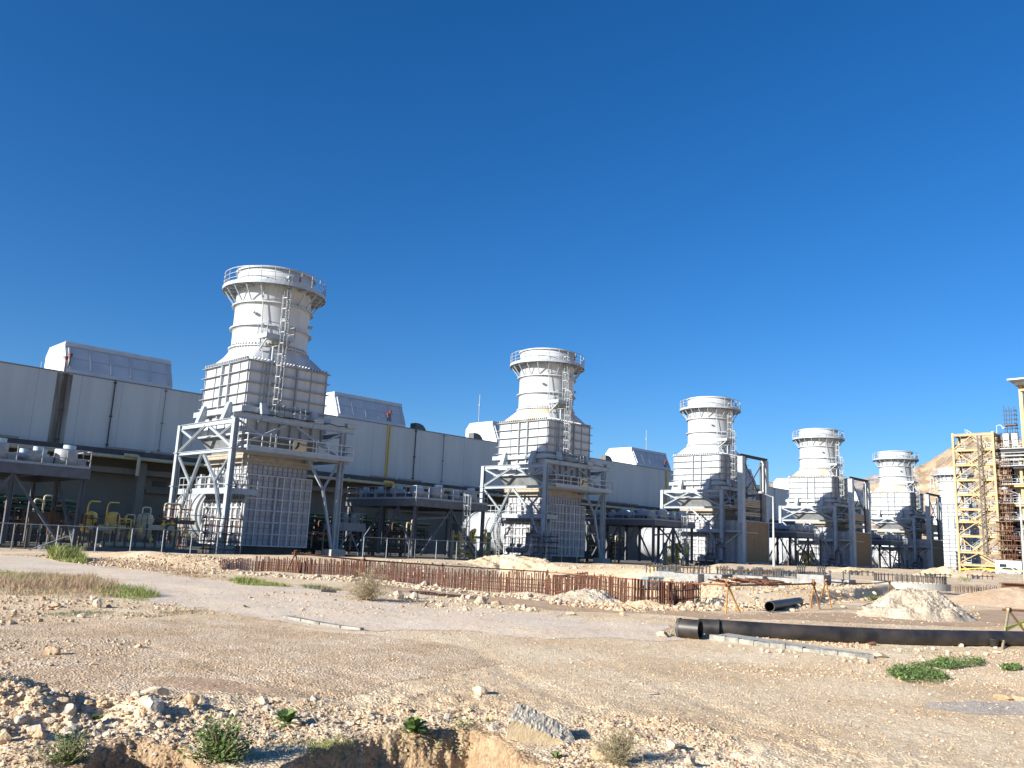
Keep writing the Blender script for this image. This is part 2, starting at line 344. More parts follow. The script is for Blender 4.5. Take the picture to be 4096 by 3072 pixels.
M['rocktan'] = mat('tan_rock', (0.58, 0.42, 0.26), 0.9, col2=(0.42, 0.30, 0.19), scale=9, amt=0.6, bump=0.6, bscale=14, spec=0.15)
M['rockgrey'] = mat('grey_rock', (0.50, 0.45, 0.38), 0.9, col2=(0.34, 0.30, 0.25), scale=9, amt=0.6, bump=0.6, bscale=14, spec=0.15)
M['hill'] = None
def leafmat(name, cols):
    m, t, b = node_mat(name); N = t.nodes; L = t.links
    g = N.new('ShaderNodeNewGeometry'); r = N.new('ShaderNodeValToRGB'); e = r.color_ramp.elements
    e[0].color = (*cols[0], 1); e[1].color = (*cols[-1], 1)
    for i, c in enumerate(cols[1:-1]):
        k = e.new((i+1)/(len(cols)-1)); k.color = (*c, 1)
    L.new(g.outputs['Random Per Island'], r.inputs[0]); L.new(r.outputs[0], b.inputs['Base Color'])
    b.inputs['Roughness'].default_value = 0.65; b.inputs['Specular IOR Level'].default_value = 0.25; return m
M['leaf'] = leafmat('weed_leaf', [(0.085, 0.15, 0.04), (0.13, 0.20, 0.055), (0.19, 0.25, 0.09)])
M['grass'] = leafmat('green_grass', [(0.16, 0.21, 0.05), (0.25, 0.29, 0.08), (0.38, 0.36, 0.15)])
M['drygrass'] = leafmat('dry_reddish_grass', [(0.30, 0.18, 0.12), (0.42, 0.27, 0.19), (0.50, 0.38, 0.25), (0.30, 0.27, 0.12)])
M['straw'] = leafmat('straw', [(0.30, 0.23, 0.14), (0.42, 0.34, 0.22), (0.22, 0.17, 0.10)])
M['olive'] = leafmat('olive_shrub', [(0.16, 0.17, 0.09), (0.24, 0.24, 0.14), (0.3, 0.27, 0.17)])
M['redplant'] = leafmat('red_succulent', [(0.25, 0.05, 0.03), (0.32, 0.09, 0.05), (0.2, 0.08, 0.04)])

# ------------------------------------------------------------------ terrain
def polar(px, py, z=0.0):
    g = G(px, py, z); return math.atan2(g[0], g[1]), math.hypot(g[0], g[1])
def track(pts, z=0.0):
    a = sorted(polar(x, y, z) for x, y in pts); return np.array([p[0] for p in a]), np.array([p[1] for p in a])
ditch = track([(-500, 3100), (0, 3110), (200, 3110), (330, 3070), (400, 2990), (560, 2965), (740, 2995), (800, 3070), (960, 3120), (1100, 3100), (1220, 3030), (1360, 2965), (1500, 2940), (1700, 2930), (1880, 2918), (1990, 2955), (2080, 3020), (2250, 3090), (2420, 3090), (2600, 3100), (2900, 3160), (3500, 3300), (4200, 3400)])
pit1 = track([(820, 2285), (900, 2285), (1170, 2292), (1470, 2312), (1770, 2350), (2100, 2374), (2250, 2390), (2520, 2418), (2700, 2420), (2810, 2405)])
pit2 = track([(820, 2262), (1200, 2262), (1500, 2258), (2000, 2258), (2500, 2290), (2810, 2320)])
bank = track([(2800, 2412), (3000, 2420), (3240, 2425), (3420, 2400), (3600, 2372), (3800, 2365), (4200, 2365)])
A0, A1 = polar(880, 2280)[0], polar(2815, 2400)[0]
HEAPC = G(3660, 2440); HEAPC2 = G(3560, 2455)
def Hgt(x, y):
    x = np.asarray(x, float); y = np.asarray(y, float)
    r = np.hypot(x, y); a = np.arctan2(x, y)
    z = 0.06*fbm(x*0.18, y*0.18, 4, 3)*np.clip(r/8, 0.3, 2)
    # yard around the plant lies lower
    yard = ss((y-60)/5)*ss((x+40)/10)
    z = z*(1-0.85*yard)-0.6*yard
    # plateau to the right behind the bank
    rb = np.interp(a, *bank); z = z+0.42*ss((r-rb)/3.2)*ss((a-A1-0.0)/0.02)*(1-yard)*(1-ss((a-1.60)/.1))
    # pit
    r1 = np.interp(a, *pit1)+0.35*fbm(x*1.3, y*1.3, 3, 9); r2 = np.interp(a, *pit2)
    inside = ss((a-A0)/0.02)*ss((A1-a)/0.012)
    dep = np.minimum(ss((r-r1)/0.7), ss((r2-r)/9.0))
    z = z-1.3*dep*inside*(1-0.6*yard)
    # spoil lip along the pit edges
    z = z+0.10*np.exp(-((r-r1+0.9)/0.6)**2)*inside*(0.6+fbm(x*0.8, y*0.8, 2, 21))
    z = z+0.38*np.exp(-((r-r2-1.5)/2.5)**2)*inside*(0.6+0.9*fbm(x*0.25, y*0.25, 3, 22))
    # spoil ridge on the left before the plant, seen against the dark yard
    rr = np.interp(a, [polar(300, 2250)[0], polar(700, 2262)[0], polar(1000, 2275)[0]], [55, 47, 43])
    z = z+0.42*np.exp(-((r-rr)/3.0)**2)*ss((a-polar(250, 2250)[0])/0.06)*ss((polar(1010, 2275)[0]-a)/0.03)*(0.8+0.5*fbm(x*0.35, y*0.35, 3, 24))
    # rubble mound at the bottom left
    gx, gy = G(260, 2860)[:2]
    z = z+0.17*np.exp(-(((x-gx+.3)*0.72+(y-gy)*0.2)/1.1)**2-((y-gy+.2)/0.75)**2)*(1+1.5*fbm(x*2.6, y*2.6, 4, 31))
    gx, gy = G(-60, 2830)[:2]
    z = z+0.26*np.exp(-((x-gx)/0.5)**2-((y-gy)/0.6)**2)
    # ditch before the camera
    re = np.interp(a, *ditch)+0.16*fbm(x*2.6, y*2.6, 4, 41)+0.06*fbm(x*14, y*14, 3, 42)
    fr = ss((a+0.5)/0.3)*ss((1.9-a)/0.3)
    z = z-0.62*ss((re-r)/0.42)*fr*(0.8+0.5*fbm(x*1.5, y*1.5, 2, 44))
    # tyre ruts
    u_ = (x*_r[0]+y*_r[1]); w_ = (x*math.sin(YAW)+y*math.cos(YAW))
    for off, sl, am in ((2.4, -.35, .022), (4.0, -.35, .022), (1.2, -.9, .014), (2.9, -.9, .014), (5.6, .25, .018), (7.2, .25, .018)):
        q_ = u_-off-sl*(w_-6)+0.25*np.sin(w_*.5+off)
        z = z-am*.6*np.exp(-(q_/0.16)**2)*(1+.5*np.sin(w_*22))*np.exp(-((w_-8)/7)**2)+am*.3*np.exp(-((np.abs(q_)-.3)/.1)**2)*np.exp(-((w_-8)/7)**2)
    # near roughness
    k = np.exp(-r/22)
    z = z+k*(0.018*fbm(x*2.2, y*2.2, 4, 51)+0.014*fbm(x*9, y*9, 3, 55)+0.006*fbm(x*30, y*30, 2, 57))
    rub = np.exp(-((r-re-1.0)/1.3)**2)*fr
    z = z+rub*0.05*fbm(x*5, y*5, 4, 61)
    z = np.where(r > 350, z*np.exp(-(r-350)/300), z)
    return z
def Hs(x, y): return float(Hgt(np.array([x]), np.array([y]))[0])
def GP(px, py):
    "point of the real terrain seen at a pixel of the photograph"
    p = G(px, py, 0.0)
    for _ in range(6):
        z = Hs(p[0], p[1]); p = G(px, py, z)
    return Vector((p[0], p[1], Hs(p[0], p[1])))

aa = np.concatenate([np.linspace(-math.pi, 0.12, 90)[:-1], np.linspace(0.12, 1.46, 1250)[:-1], np.linspace(1.46, math.pi, 55)[:-1]])
rrs = np.concatenate([[0.3, 1.0, 1.7, 2.3, 2.8], np.exp(np.linspace(math.log(3.2), math.log(75), 620)), np.exp(np.linspace(math.log(78), math.log(9000), 90))])
AA, RR = np.meshgrid(aa, rrs); X = RR*np.sin(AA); Y = RR*np.cos(AA); Z = Hgt(X, Y)
na, nr = len(aa), len(rrs)
idx = np.arange(na*nr).reshape(nr, na); nx = np.roll(idx, -1, axis=1)
F = np.stack([idx[:-1], idx[1:], nx[1:], nx[:-1]], -1).reshape(-1, 4)
V = np.stack([X, Y, Z], -1).reshape(-1, 3)
tri = np.stack([np.full(na, len(V)), nx[0], nx[0], idx[0]], -1)
g = mesh_np('ground', V, F, M['ground'], smooth=True); tag(g, kind='structure')
def patch(name, poly_px, m, lift, jit=0.5, js=0.6, world=False):
    "a sheet that follows the terrain inside an outline given on the ground, ragged at the edge"
    P = np.array(poly_px if world else [G(x, y)[:2] for x, y in poly_px], float)
    cx = (X[:-1, :]+X[1:, :])/2; cy = (Y[:-1, :]+Y[1:, :])/2; cx = cx.ravel(); cy = cy.ravel()
    jx = cx+jit*fbm(cx*js, cy*js, 4, 71)*np.clip(np.hypot(cx, cy)/20, .2, 1); jy = cy+jit*fbm(cx*js, cy*js, 4, 72)*np.clip(np.hypot(cx, cy)/20, .2, 1)
    ins = np.zeros(len(cx), bool); n = len(P)
    for i in range(n):
        x1, y1 = P[i]; x2, y2 = P[(i+1) % n]
        c = (y1 > jy) != (y2 > jy); ins ^= c & (jx < (x2-x1)*(jy-y1)/(y2-y1+1e-12)+x1)
    fs = F[ins]; u, inv = np.unique(fs, return_inverse=True); v = V[u].copy(); v[:, 2] += lift
    return tag(mesh_np(name, v, inv.reshape(-1, 4), m, smooth=True), kind='structure')
patch('gravel_road', [(-900, 2195), (-300, 2215), (0, 2222), (200, 2235), (400, 2262), (620, 2290), (900, 2330), (1150, 2345), (1330, 2362), (1420, 2392), (1560, 2408), (1750, 2425), (2000, 2440), (2200, 2452),
      (2550, 2490), (2680, 2545), (2400, 2560), (1900, 2535), (1500, 2520), (1240, 2500), (980, 2470), (820, 2440), (700, 2412), (560, 2372), (330, 2330), (180, 2295), (0, 2288), (-400, 2270), (-1500, 2260)], M['road'], 0.006, 1.5, 0.8)
patch('dirt_track', [(1500, 2330), (1900, 2368), (2200, 2400), (2500, 2432), (2700, 2440), (2900, 2465), (3400, 2455), (3900, 2440), (4300, 2450), (4300, 2500), (3400, 2500), (2900, 2482), (2300, 2440), (1900, 2405), (1600, 2370)], M['damp'], 0.005, 0.8, 0.5)
patch('ditch_soil', [(-600, 3080), (0, 3095), (200, 3095), (330, 3055), (390, 2975), (560, 2952), (740, 2982), (800, 3055), (960, 3105), (1100, 3085), (1220, 3015), (1360, 2950), (1500, 2925), (1700, 2915), (1880, 2905), (1990, 2942), (2080, 3005), (2250, 3075), (2420, 3070), (2600, 3130), (2600, 4200), (-600, 4200)], M['soil'], 0.004, 0.1, 3)
patch('yard', [(-30, 61), (20, 60.5), (60, 62.5), (90, 63), (135, 62), (180, 63), (184, 46), (200, 30), (320, 30), (320, 170), (-60, 170), (-60, 61)], M['yard'], 0.01, 1.5, 0.3, True)  # yard sheet, shade put into its dark colour; also cuts bounce light
patch('brown_earth', [(-300, 2500), (0, 2485), (620, 2476), (900, 2478), (1300, 2520), (1500, 2540), (1900, 2600), (2000, 2660), (1700, 2720), (1350, 2790), (1000, 2800), (600, 2790), (200, 2740), (0, 2700), (-300, 2700)], M['brownearth'], 0.0035, 0.5, 0.9)
patch('grey_gravel', [(3700, 2800), (3900, 2792), (4200, 2790), (4300, 2850), (3950, 2850), (3800, 2830)], M['greygravel'], 0.0045, 0.4, 1.5)
patch('damp_soil', [(680, 2700), (900, 2715), (1050, 2745), (1130, 2775), (980, 2790), (800, 2765), (620, 2735), (560, 2705)], M['damp'], 0.005, 0.3, 1.5)
patch('water', [(1640, 2368), (1720, 2372), (1830, 2381), (1960, 2393), (1940, 2398), (1840, 2392), (1720, 2383), (1650, 2375)], None, 0.012, 0.15, 1.0)
wm, wt, wb = node_mat('puddle_water'); wb.inputs['Base Color'].default_value = (0.04, 0.035, 0.03, 1); wb.inputs['Roughness'].default_value = 0.06
bpy.data.objects['water'].data.materials.append(wm)

# hills far right
def hill(name, prof, r0, r1, m, amp, seed, hs=1.0):
    na_, nr_ = 460, 150
    az_ = np.linspace(prof[0][0], prof[-1][0], na_); rr_ = np.linspace(r0, r1, nr_); a_, r_ = np.meshgrid(az_, rr_)
    pk = np.interp(a_, [p[0] for p in prof], [p[1] for p in prof])      # slope angle of the crest
    t = (r_-r0)/(r1-r0); shape = np.sin(np.clip(t*1.25, 0, 1)*math.pi/2)**1.2
    x = r_*np.sin(a_); y = r_*np.cos(a_)
    h = pk*(r0+(r1-r0)*0.8)*shape
    n = fbm(x/110, y/110, 6, seed); rid = 1-np.abs(fbm(x/45, y/45, 6, seed+9))*2.4
    h = h+amp*(n*0.9+rid*0.5)*ss(t*4)*np.clip(h/40, 0, 1)
    h = h-3
    i_ = np.arange(na_*nr_).reshape(nr_, na_); f_ = np.stack([i_[:-1, :-1], i_[:-1, 1:], i_[1:, 1:], i_[1:, :-1]], -1).reshape(-1, 4)
    return tag(mesh_np(name, np.stack([x, y, h], -1).reshape(-1, 3), f_, m, smooth=False), kind='structure')
def hp(px, py):
    d = ray(px, py); return math.atan2(d[0], d[1]), d[2]/math.hypot(d[0], d[1])
M['hill'] = ground_mat('rocky_hill', [(0.27, 0.19, 0.125), (0.40, 0.30, 0.205), (0.30, 0.25, 0.18)], stone=0.8, fine=0.16, big=0.02, bump=0.0)
M['farhill'] = ground_mat('far_hill', [(0.25, 0.225, 0.215), (0.33, 0.29, 0.27), (0.28, 0.25, 0.24)], stone=0.4, fine=0.03, big=0.01, bump=0.0)
hill('hills', [hp(2980, 2000), hp(3060, 1936), hp(3120, 1943), hp(3300, 1935), hp(3440, 1922), hp(3520, 1903), hp(3660, 1892), hp(3800, 1890), hp(4200, 1885), hp(4600, 1950)], 1500, 2600, M['farhill'], 12, 5)
hill('rocky_hill', [hp(3330, 2150), hp(3420, 1990), hp(3500, 1955), hp(3640, 1915), hp(3730, 1880), hp(3790, 1840), hp(3850, 1797), hp(3900, 1785), hp(4000, 1790), hp(4200, 1800), hp(4700, 1900)], 480, 950, M['hill'], 15, 15)
# ------------------------------------------------------------------ exhaust towers
X0, Y0, S = 43.44, 80.58, 44.10
TA, TB = 4.48, 4.63
def railing(b, pts, z, h=1.35, closed=False, step=1.5, r=0.035):
    P = [Vector((p[0], p[1], z)) for p in pts]
    if closed: P.append(P[0])
    for p, q in zip(P[:-1], P[1:]):
        n = max(1, round((q-p).length/step))
        for i in range(n+1): c = p.lerp(q, i/n); b.beam(c, c+Vector((0, 0, h)), r*1.8)
        for k in (0.5, 1.0): b.beam(p+Vector((0, 0, h*k)), q+Vector((0, 0, h*k)), r*1.8)
        b.beam(p+Vector((0, 0, 0.1)), q+Vector((0, 0, 0.1)), 0.03, 0.2)
def cage_ladder(b, x, y, z0, z1, out=(0, -1), w=0.55, cage=True, c0=2.2):
    "ladder with rungs and safety hoops; out = direction the climber stands"
    o = Vector((out[0], out[1], 0)); s = Vector((-out[1], out[0], 0)); c = Vector((x, y, 0))
    for k in (-1, 1): b.beam(c+s*k*w/2+Vector((0, 0, z0)), c+s*k*w/2+Vector((0, 0, z1+1.0)), 0.07)
    z = z0+0.3
    while z < z1: b.beam(c-s*w/2+Vector((0, 0, z)), c+s*w/2+Vector((0, 0, z)), 0.04); z += 0.33
    if cage:
        z = z0+c0; hoops = []
        while z <= z1+1.05: hoops.append(z); z += 1.15
        pts = [(-0.34, 0.03), (-0.38, 0.36), (-0.2, 0.68), (0.2, 0.68), (0.38, 0.36), (0.34, 0.03)]
        for z in hoops:
            pp = [c+s*a+o*d+Vector((0, 0, z)) for a, d in pts]
            for p, q in zip(pp[:-1], pp[1:]): b.beam(p, q, 0.03, 0.09)
        for a, d in pts[1:-1]: b.beam(c+s*a+o*d+Vector((0, 0, hoops[0])), c+s*a+o*d+Vector((0, 0, hoops[-1])), 0.045)
def grid_face(b, axis, plane, u0, u1, z0, z1, nu, nz, t=0.05, d=0.1, sgn=-1, us=None, zs=None):
    us = us if us is not None else [u0+(u1-u0)*i/nu for i in range(nu+1)]; zs = zs if zs is not None else [z0+(z1-z0)*i/nz for i in range(nz+1)]
    p0, p1 = sorted((plane, plane+sgn*d))
    for u in us:
        (b.box(u-t/2, u+t/2, p0, p1, z0, z1) if axis == 'y' else b.box(p0, p1, u-t/2, u+t/2, z0, z1))
    p0, p1 = sorted((plane, plane+sgn*(d+0.02)))
    for z in zs:
        (b.box(u0, u1, p0, p1, z-t/2, z+t/2) if axis == 'y' else b.box(p0, p1, u0, u1, z-t/2, z+t/2))
ZG = -0.6
def chimney_parts(t):
    DZ = -ZG
    b = MB(); b.lathe([(3.92, 20.7), (3.92, 27.15), (3.98, 27.2), (3.98, 29.0), (3.86, 29.0), (3.80, 27.2), (3.80, 20.7)], 72)
    sh = b.build('chimney', M['shell'], t, DZ)
    b = MB(); b.ring(3.86, 4.23, 28.9, 29.05, 72); b.build('rim', M['white'], sh, DZ)
    for z in (25.2, 22.72):
        b = MB(); b.ring(3.90, 4.27, z-0.06, z+0.06, 72); b.ring(3.90, 4.0, z-0.2, z-0.06, 72); b.build('flange_ring', M['white'], sh, DZ)
    b = MB(); b.ring(3.90, 4.2, 20.50, 20.62, 72)
    for i in range(72):
        a = 2*math.pi*i/72; c, s = math.cos(a), math.sin(a); tx, ty = -s*0.03, c*0.03
        for z0, z1 in ((20.62, 21.0), (20.5, 20.15)):
            v = [(3.9*c+k*tx, 3.9*s+k*ty, z0) for k in (-1, 1)]+[(4.17*c+k*tx, 4.17*s+k*ty, z0) for k in (-1, 1)]+[(3.9*c+k*tx, 3.9*s+k*ty, z1) for k in (-1, 1)]
            b.add(v, [(0, 2, 4), (1, 5, 3), (2, 3, 5, 4), (0, 4, 5, 1), (0, 1, 3, 2)])
    b.build('flange_ring', M['white'], sh, DZ)
    b = MB()
    for k in range(2): b.lathe([(0.16, 0), (0.16, 0.25), (0.10, 0.28)], 10)
    # nozzle stubs
    b = MB(); b.tube((-3.4, -2.3, 24.0), (-3.65, -2.5, 24.0), 0.16, 10); b.build('nozzle', M['steel'], sh, DZ)
    b = MB(); b.tube((3.0, -2.55, 23.7), (3.3, -2.8, 23.7), 0.16, 10); b.build('nozzle', M['steel'], sh, DZ)
    # platform
    b = MB(); b.ring(3.99, 5.41, 27.08, 27.16, 72); b.ring(5.36, 5.43, 26.86, 27.24, 72)
    pf = b.build('platform', M['steel'], t, DZ)
    b = MB(); n = 24
    for i in range(n):
        a = 2*math.pi*i/n; c, s = math.cos(a)*5.33, math.sin(a)*5.33; b.beam((c, s, 27.1), (c, s, 28.62), 0.06)
    for z, w in ((28.62, 0.07), (28.1, 0.05), (27.6, 0.05)): b.ring(5.30, 5.36, z-w/2, z+w/2, 72)
    b.build('railing', M['rail'], pf, DZ)
    for i in range(20):
        b = MB(); a = 2*math.pi*(i+.5)/20; c, s = math.cos(a), math.sin(a)
        b.beam((3.95*c, 3.95*s, 26.95), (5.34*c, 5.34*s, 26.95), 0.1, 0.22); b.beam((5.15*c, 5.15*s, 26.85), (3.98*c, 3.98*s, 25.3), 0.11)
        b.build('bracket', M['steel'], pf, DZ)
    b = MB(); b.tube((-1.0, -4.15, 27.9), (-1.0, -4.6, 27.95), 0.14, 8); b.build('floodlight', M['drum'], pf, DZ)
    b = MB(); b.tube((-0.2, -5.3, 27.5), (-0.2, -5.3, 28.0), 0.09, 8); b.build('warning_light', M['red'], pf, DZ)
    # transition from square to round
    b = MB(); n = 96; lo = []; hi = []
    for i in range(n):
        a = 2*math.pi*i/n; c, s = math.cos(a), math.sin(a); k = min(TA/abs(c) if abs(c) > 1e-6 else 1e9, TB/abs(s) if abs(s) > 1e-6 else 1e9)
        lo.append((c*k, s*k, 18.56)); hi.append((3.93*c, 3.93*s, 20.52))
    mid = [((l[0]*0.42+h[0]*0.58), (l[1]*0.42+h[1]*0.58), 19.75) for l, h in zip(lo, hi)]
    b.add(lo+mid+hi, [(j*n+i, j*n+(i+1) % n, (j+1)*n+(i+1) % n, (j+1)*n+i) for j in range(2) for i in range(n)], True)
    for i in range(-12, 13):
        for sgn in (-1, 1):
            x = i*TA/12.5; b.box(x-0.03, x+0.03, sgn*(TB+.15)-0.15, sgn*(TB+.15)+0.15, 18.6, 18.86)
            y = i*TB/12.5; b.box(sgn*(TA+.15)-0.15, sgn*(TA+.15)+0.15, y-0.03, y+0.03, 18.6, 18.86)
    b.build('transition_hood', M['white'], t, DZ)
    # ladders and the small landing
    b = MB(); cage_ladder(b, -1.6, -5.35, 13.2, 22.3, c0=1.6)
    for z in (14.5, 16.5, 18.4, 20.4): b.beam((-1.85, -5.35, z), (-1.85, -4.5 if z < 19 else -3.7, z), 0.06); b.beam((-1.35, -5.35, z), (-1.35, -4.5 if z < 19 else -3.7, z), 0.06)
    b.build('ladder', M['rail'], t, DZ)
    b = MB(); cage_ladder(b, -1.1, -4.35, 21.3, 26.9, c0=2.0); b.build('ladder', M['rail'], t, DZ)
    b = MB(); b.box(-3.3, -0.2, -5.35, -3.6, 21.1, 21.2); b.box(-3.32, -0.18, -5.4, -5.35, 21.0, 21.45); b.box(-3.36, -3.3, -5.4, -3.3, 21.0, 21.45)
    for x in (-3.1, -0.5): b.beam((x, -5.2, 21.05), (x, -3.6, 19.9), 0.12); b.beam((x, -3.7, 21.05), (x, -3.7, 19.9), 0.1)
    ld = b.build('landing', M['steel'], t, DZ)
    b = MB(); railing(b, [(-3.3, -3.4), (-3.3, -5.35), (-2.1, -5.35)], 21.2, 1.4, step=1.0); b.build('railing', M['rail'], ld, DZ)
    b = MB(); railing(b, [(-1.0, -5.35), (-0.2, -5.35), (-0.2, -4.2)], 21.2, 1.4, step=0.8); b.build('railing', M['rail'], ld, DZ)
    b = MB(); b.tube((-3.0, -4.75, 14), (-3.0, -4.75, 18.5), 0.05, 6); b.tube((-3.0, -4.75, 18.5), (-2.9, -3.4, 20.9), 0.05, 6); b.tube((-2.9, -3.4, 20.9), (-2.9, -2.95, 26.8), 0.05, 6)
    b.tube((-2.2, -4.85, 13.5), (-2.2, -4.85, 20.2), 0.11, 8); b.build('conduit', M['steel'], t, DZ)

def tower(extra=False, tall=False):
    DZ = -ZG
    t = thing('exhaust_tower', 'x', 'exhaust tower', (X0, Y0, ZG))
    chimney_parts(t)
    # casing with stiffening grid
    z0 = 0.2 if tall else 12.85
    b = MB(); b.box(-TA, TA, -TB, TB, z0, 18.5); b.cur = 1
    zs = [18.5, 17.45, 16.3, 15.17, 14.15]
    if tall: zs += [13.0-1.1*i for i in range(12)]
    for z in zs:
        for o, w in ((0.34, 0.05), (0.10, 0.16)):
            b.box(-TA-o, TA+o, -TB-o, -TB, z-w/2, z+w/2); b.box(-TA-o, TA+o, TB, TB+o, z-w/2, z+w/2)
            b.box(-TA-o, -TA, -TB, TB, z-w/2, z+w/2); b.box(TA, TA+o, -TB, TB, z-w/2, z+w/2)
    zt = [a for a in zs]+[z0]
    for k, (hi, lo) in enumerate(zip(zt[:-1], zt[1:])):
        hi -= 0.09; lo += 0.09 if k < len(zt)-2 else 0
        for x in (-4.42, -2.6, -0.87, 0.87, 2.6, 4.42):
            d, w = (0.28, 0.14) if abs(x) < 1 else (0.12, 0.07)
            b.box(x-w/2, x+w/2, -TB-d, -TB, lo, hi); b.box(x-w/2, x+w/2, TB, TB+d, lo, hi)
        for y in (-4.57, -2.9, -1.0, 0.62, 2.3, 4.57):
            d, w = (0.30, 0.2) if -1.5 < y < 1 else (0.12, 0.07)
            b.box(-TA-d, -TA, y-w/2, y+w/2, lo, hi); b.box(TA, TA+d, y-w/2, y+w/2, lo, hi)
    b.build('casing', [M['white'], M['rib']], t, DZ)
    if tall: return t
    # collar beam and sloping supports
    b = MB(); b.box(-TA-.62, TA+.62, -TB-.62, -TB-.13, 13.25, 13.8); b.box(-TA-.62, TA+.62, TB+.13, TB+.62, 13.25, 13.8)
    b.box(-TA-.60, -TA-.13, -TB-.13, TB+.13, 13.25, 13.8); b.box(TA+.13, TA+.60, -TB-.13, TB+.13, 13.25, 13.8); b.build('collar_beam', M['steel'], t, DZ)
    for sx, sy, px_, py_ in [(-1, 0, -TA, y) for y in (-2.9, 2.6)]+[(1, 0, TA, y) for y in (-2.9, 2.6)]+[(0, -1, x, -TB) for x in (-2.9, 2.9)]+[(0, 1, x, TB) for x in (-2.9, 2.9)]:
        b = MB(); base = Vector((px_, py_, 0)); o = Vector((sx, sy, 0)); s = Vector((-sy, sx, 0))
        for k in (-1, 1):
            q = s*0.30*k; w = s*0.035
            pr = [base+o*0.62+q+Vector((0, 0, 12.45)), base+o*1.45+q+Vector((0, 0, 12.45)), base+o*0.9+q+Vector((0, 0, 14.25)), base+o*0.62+q+Vector((0, 0, 14.25))]
            b.add([p-w for p in pr]+[p+w for p in pr], [(0, 1, 2, 3), (7, 6, 5, 4), (0, 4, 5, 1), (1, 5, 6, 2), (2, 6, 7, 3), (3, 7, 4, 0)])
        b.beam(base+o*1.42+Vector((0, 0, 12.45)), base+o*0.88+Vector((0, 0, 14.25)), 0.62, 0.05, up=o)
        for z in (12.8, 13.95): b.beam(base+o*0.62+Vector((0, 0, z)), base+o*1.05+Vector((0, 0, z)), 0.56, 0.04)
        b.build('support_bracket', M['steel'], t, DZ)
    # skirt, funnel, bellows
    b = MB(); b.box(-TA, TA, -TB, TB, 11.0, 12.84); b.cur = 1
    for z, o in ((11.05, 0.42), (11.2, 0.12)):
        b.box(-TA-o, TA+o, -TB-o, -TB, z-.06, z+.06); b.box(-TA-o, TA+o, TB, TB+o, z-.06, z+.06); b.box(-TA-o, -TA, -TB, TB, z-.06, z+.06); b.box(TA, TA+o, -TB, TB, z-.06, z+.06)
    for i in range(8): x = -4.3+i*8.6/7; b.box(x-.06, x+.06, -TB-.4, -TB, 11.27, 12.8)
    for i in range(6): y = -4.4+i*8.8/5; b.box(-TA-.1, -TA, y-.04, y+.04, 11.27, 12.8); b.box(TA, TA+.1, y-.04, y+.04, 11.27, 12.8)
    b.build('lower_casing', [M['white'], M['rib']], t, DZ)
    def frustum(b, x0, x1, y0, y1, z0, X0_, X1_, Y0_, Y1_, z1):
        b.add([(x0, y0, z0), (x1, y0, z0), (x1, y1, z0), (x0, y1, z0), (X0_, Y0_, z1), (X1_, Y0_, z1), (X1_, Y1_, z1), (X0_, Y1_, z1)], [(0, 3, 2, 1), (4, 5, 6, 7), (0, 1, 5, 4), (1, 2, 6, 5), (2, 3, 7, 6), (3, 0, 4, 7)])
    b = MB(); frustum(b, -3.5, 3.6, -3.9, 3.3, 9.3, -TA+.1, TA-.1, -TB+.1, TB-.1, 10.99); b.build('funnel', M['galv'], t, DZ)
    b = MB()
    for i, (z, d) in enumerate([(9.25, .35), (9.02, .28), (8.8, .33), (8.6, .25), (8.4, .38)]):
        b.box(-3.6-d, 3.7+d, -4.0-d, 3.4+d, z-0.10, z+0.10 if i else z+.06)
    b.box(-3.6, 3.7, -4.0, 3.4, 8.3, 9.3)
    b.build('expansion_joint', M['cream'], t, DZ)
    # duct below
    b = MB(); b.box(-3.35, 3.3, -4.3, 3.3, 7.3, 8.29); b.cur = 1
    grid_face(b, 'y', -4.3, -3.35, 3.3, 7.35, 8.25, 12, 2); grid_face(b, 'x', -3.35, -4.3, 3.3, 7.35, 8.25, 10, 2)
    b.build('upper_duct', [M['lowduct'], M['ribdark']], t, DZ)
    b = MB(); b.box(-4.0, 4.0, -4.5, -4.3, 9.4, 10.98); b.build('insulation_panel', M['insul'], t, DZ)
    b = MB(); b.box(-3.5, 3.68, -4.62, 3.5, 0.38, 7.28); b.cur = 1
    grid_face(b, 'y', -4.62, -3.5, 3.68, 0.4, 7.26, 12, 12, 0.06, 0.09); b.cur = 2
    for z in np.linspace(0.42, 7.24, 7): b.box(-3.55, 3.74, -4.86, -4.62, z-.06, z+.06)
    for x in (-3.5, -2.3, -0.35, 0.45, 1.3, 2.5, 3.68): b.box(x-.06, x+.06, -4.95 if -0.5 < x < 1.5 else -4.84, -4.62, 0.4, 7.26)
    b.cur = 1; grid_face(b, 'x', -3.5, -4.6, 3.5, 0.4, 7.26, 12, 12, 0.05, 0.09); b.cur = 2
    for y in (-4.6, -3.6, -2.6, -1.3, 0.2, 1.6, 3.5): b.box(-3.72, -3.5, y-.07, y+.07, 0.4, 4.6)
    for z in (0.4, 1.45, 2.8, 4.0, 4.7): b.box(-3.74, -3.5, -4.6, 3.5, z-.06, z+.06)
    b.build('silencer_duct', [M['lowduct'], M['ribdark'], M['white']], t, DZ)
    b = MB(); b.box(-3.2, 3.4, -4.2, 3.2, -0.6, 0.37); b.build('plinth', M['canopy'], t, DZ)
    # diffuser towards the hall
    b = MB(); b.lathe([(2.95, 3.55), (2.95, 6.5), (2.85, 6.6), (2.85, 13.0), (2.4, 14.0), (0.02, 14.1)], 48, 0, 3.4, axis='y')
    df = b.build('exhaust_diffuser', M['drum'], t, DZ)
    for y in (4.2, 5.3, 6.5, 8.3, 12.4):
        b = MB(); b.ring(2.9 if y < 7.6 else 2.7, 3.2 if y < 8 else 3.0, y-0.08, y+0.08, 48, 0, 3.4, axis='y'); b.build('diffuser_ring', M['steel'], df, DZ)
    # support frame
    fx, fyn, fyf, fxr = -5.9, -5.9, 6.07, 6.31
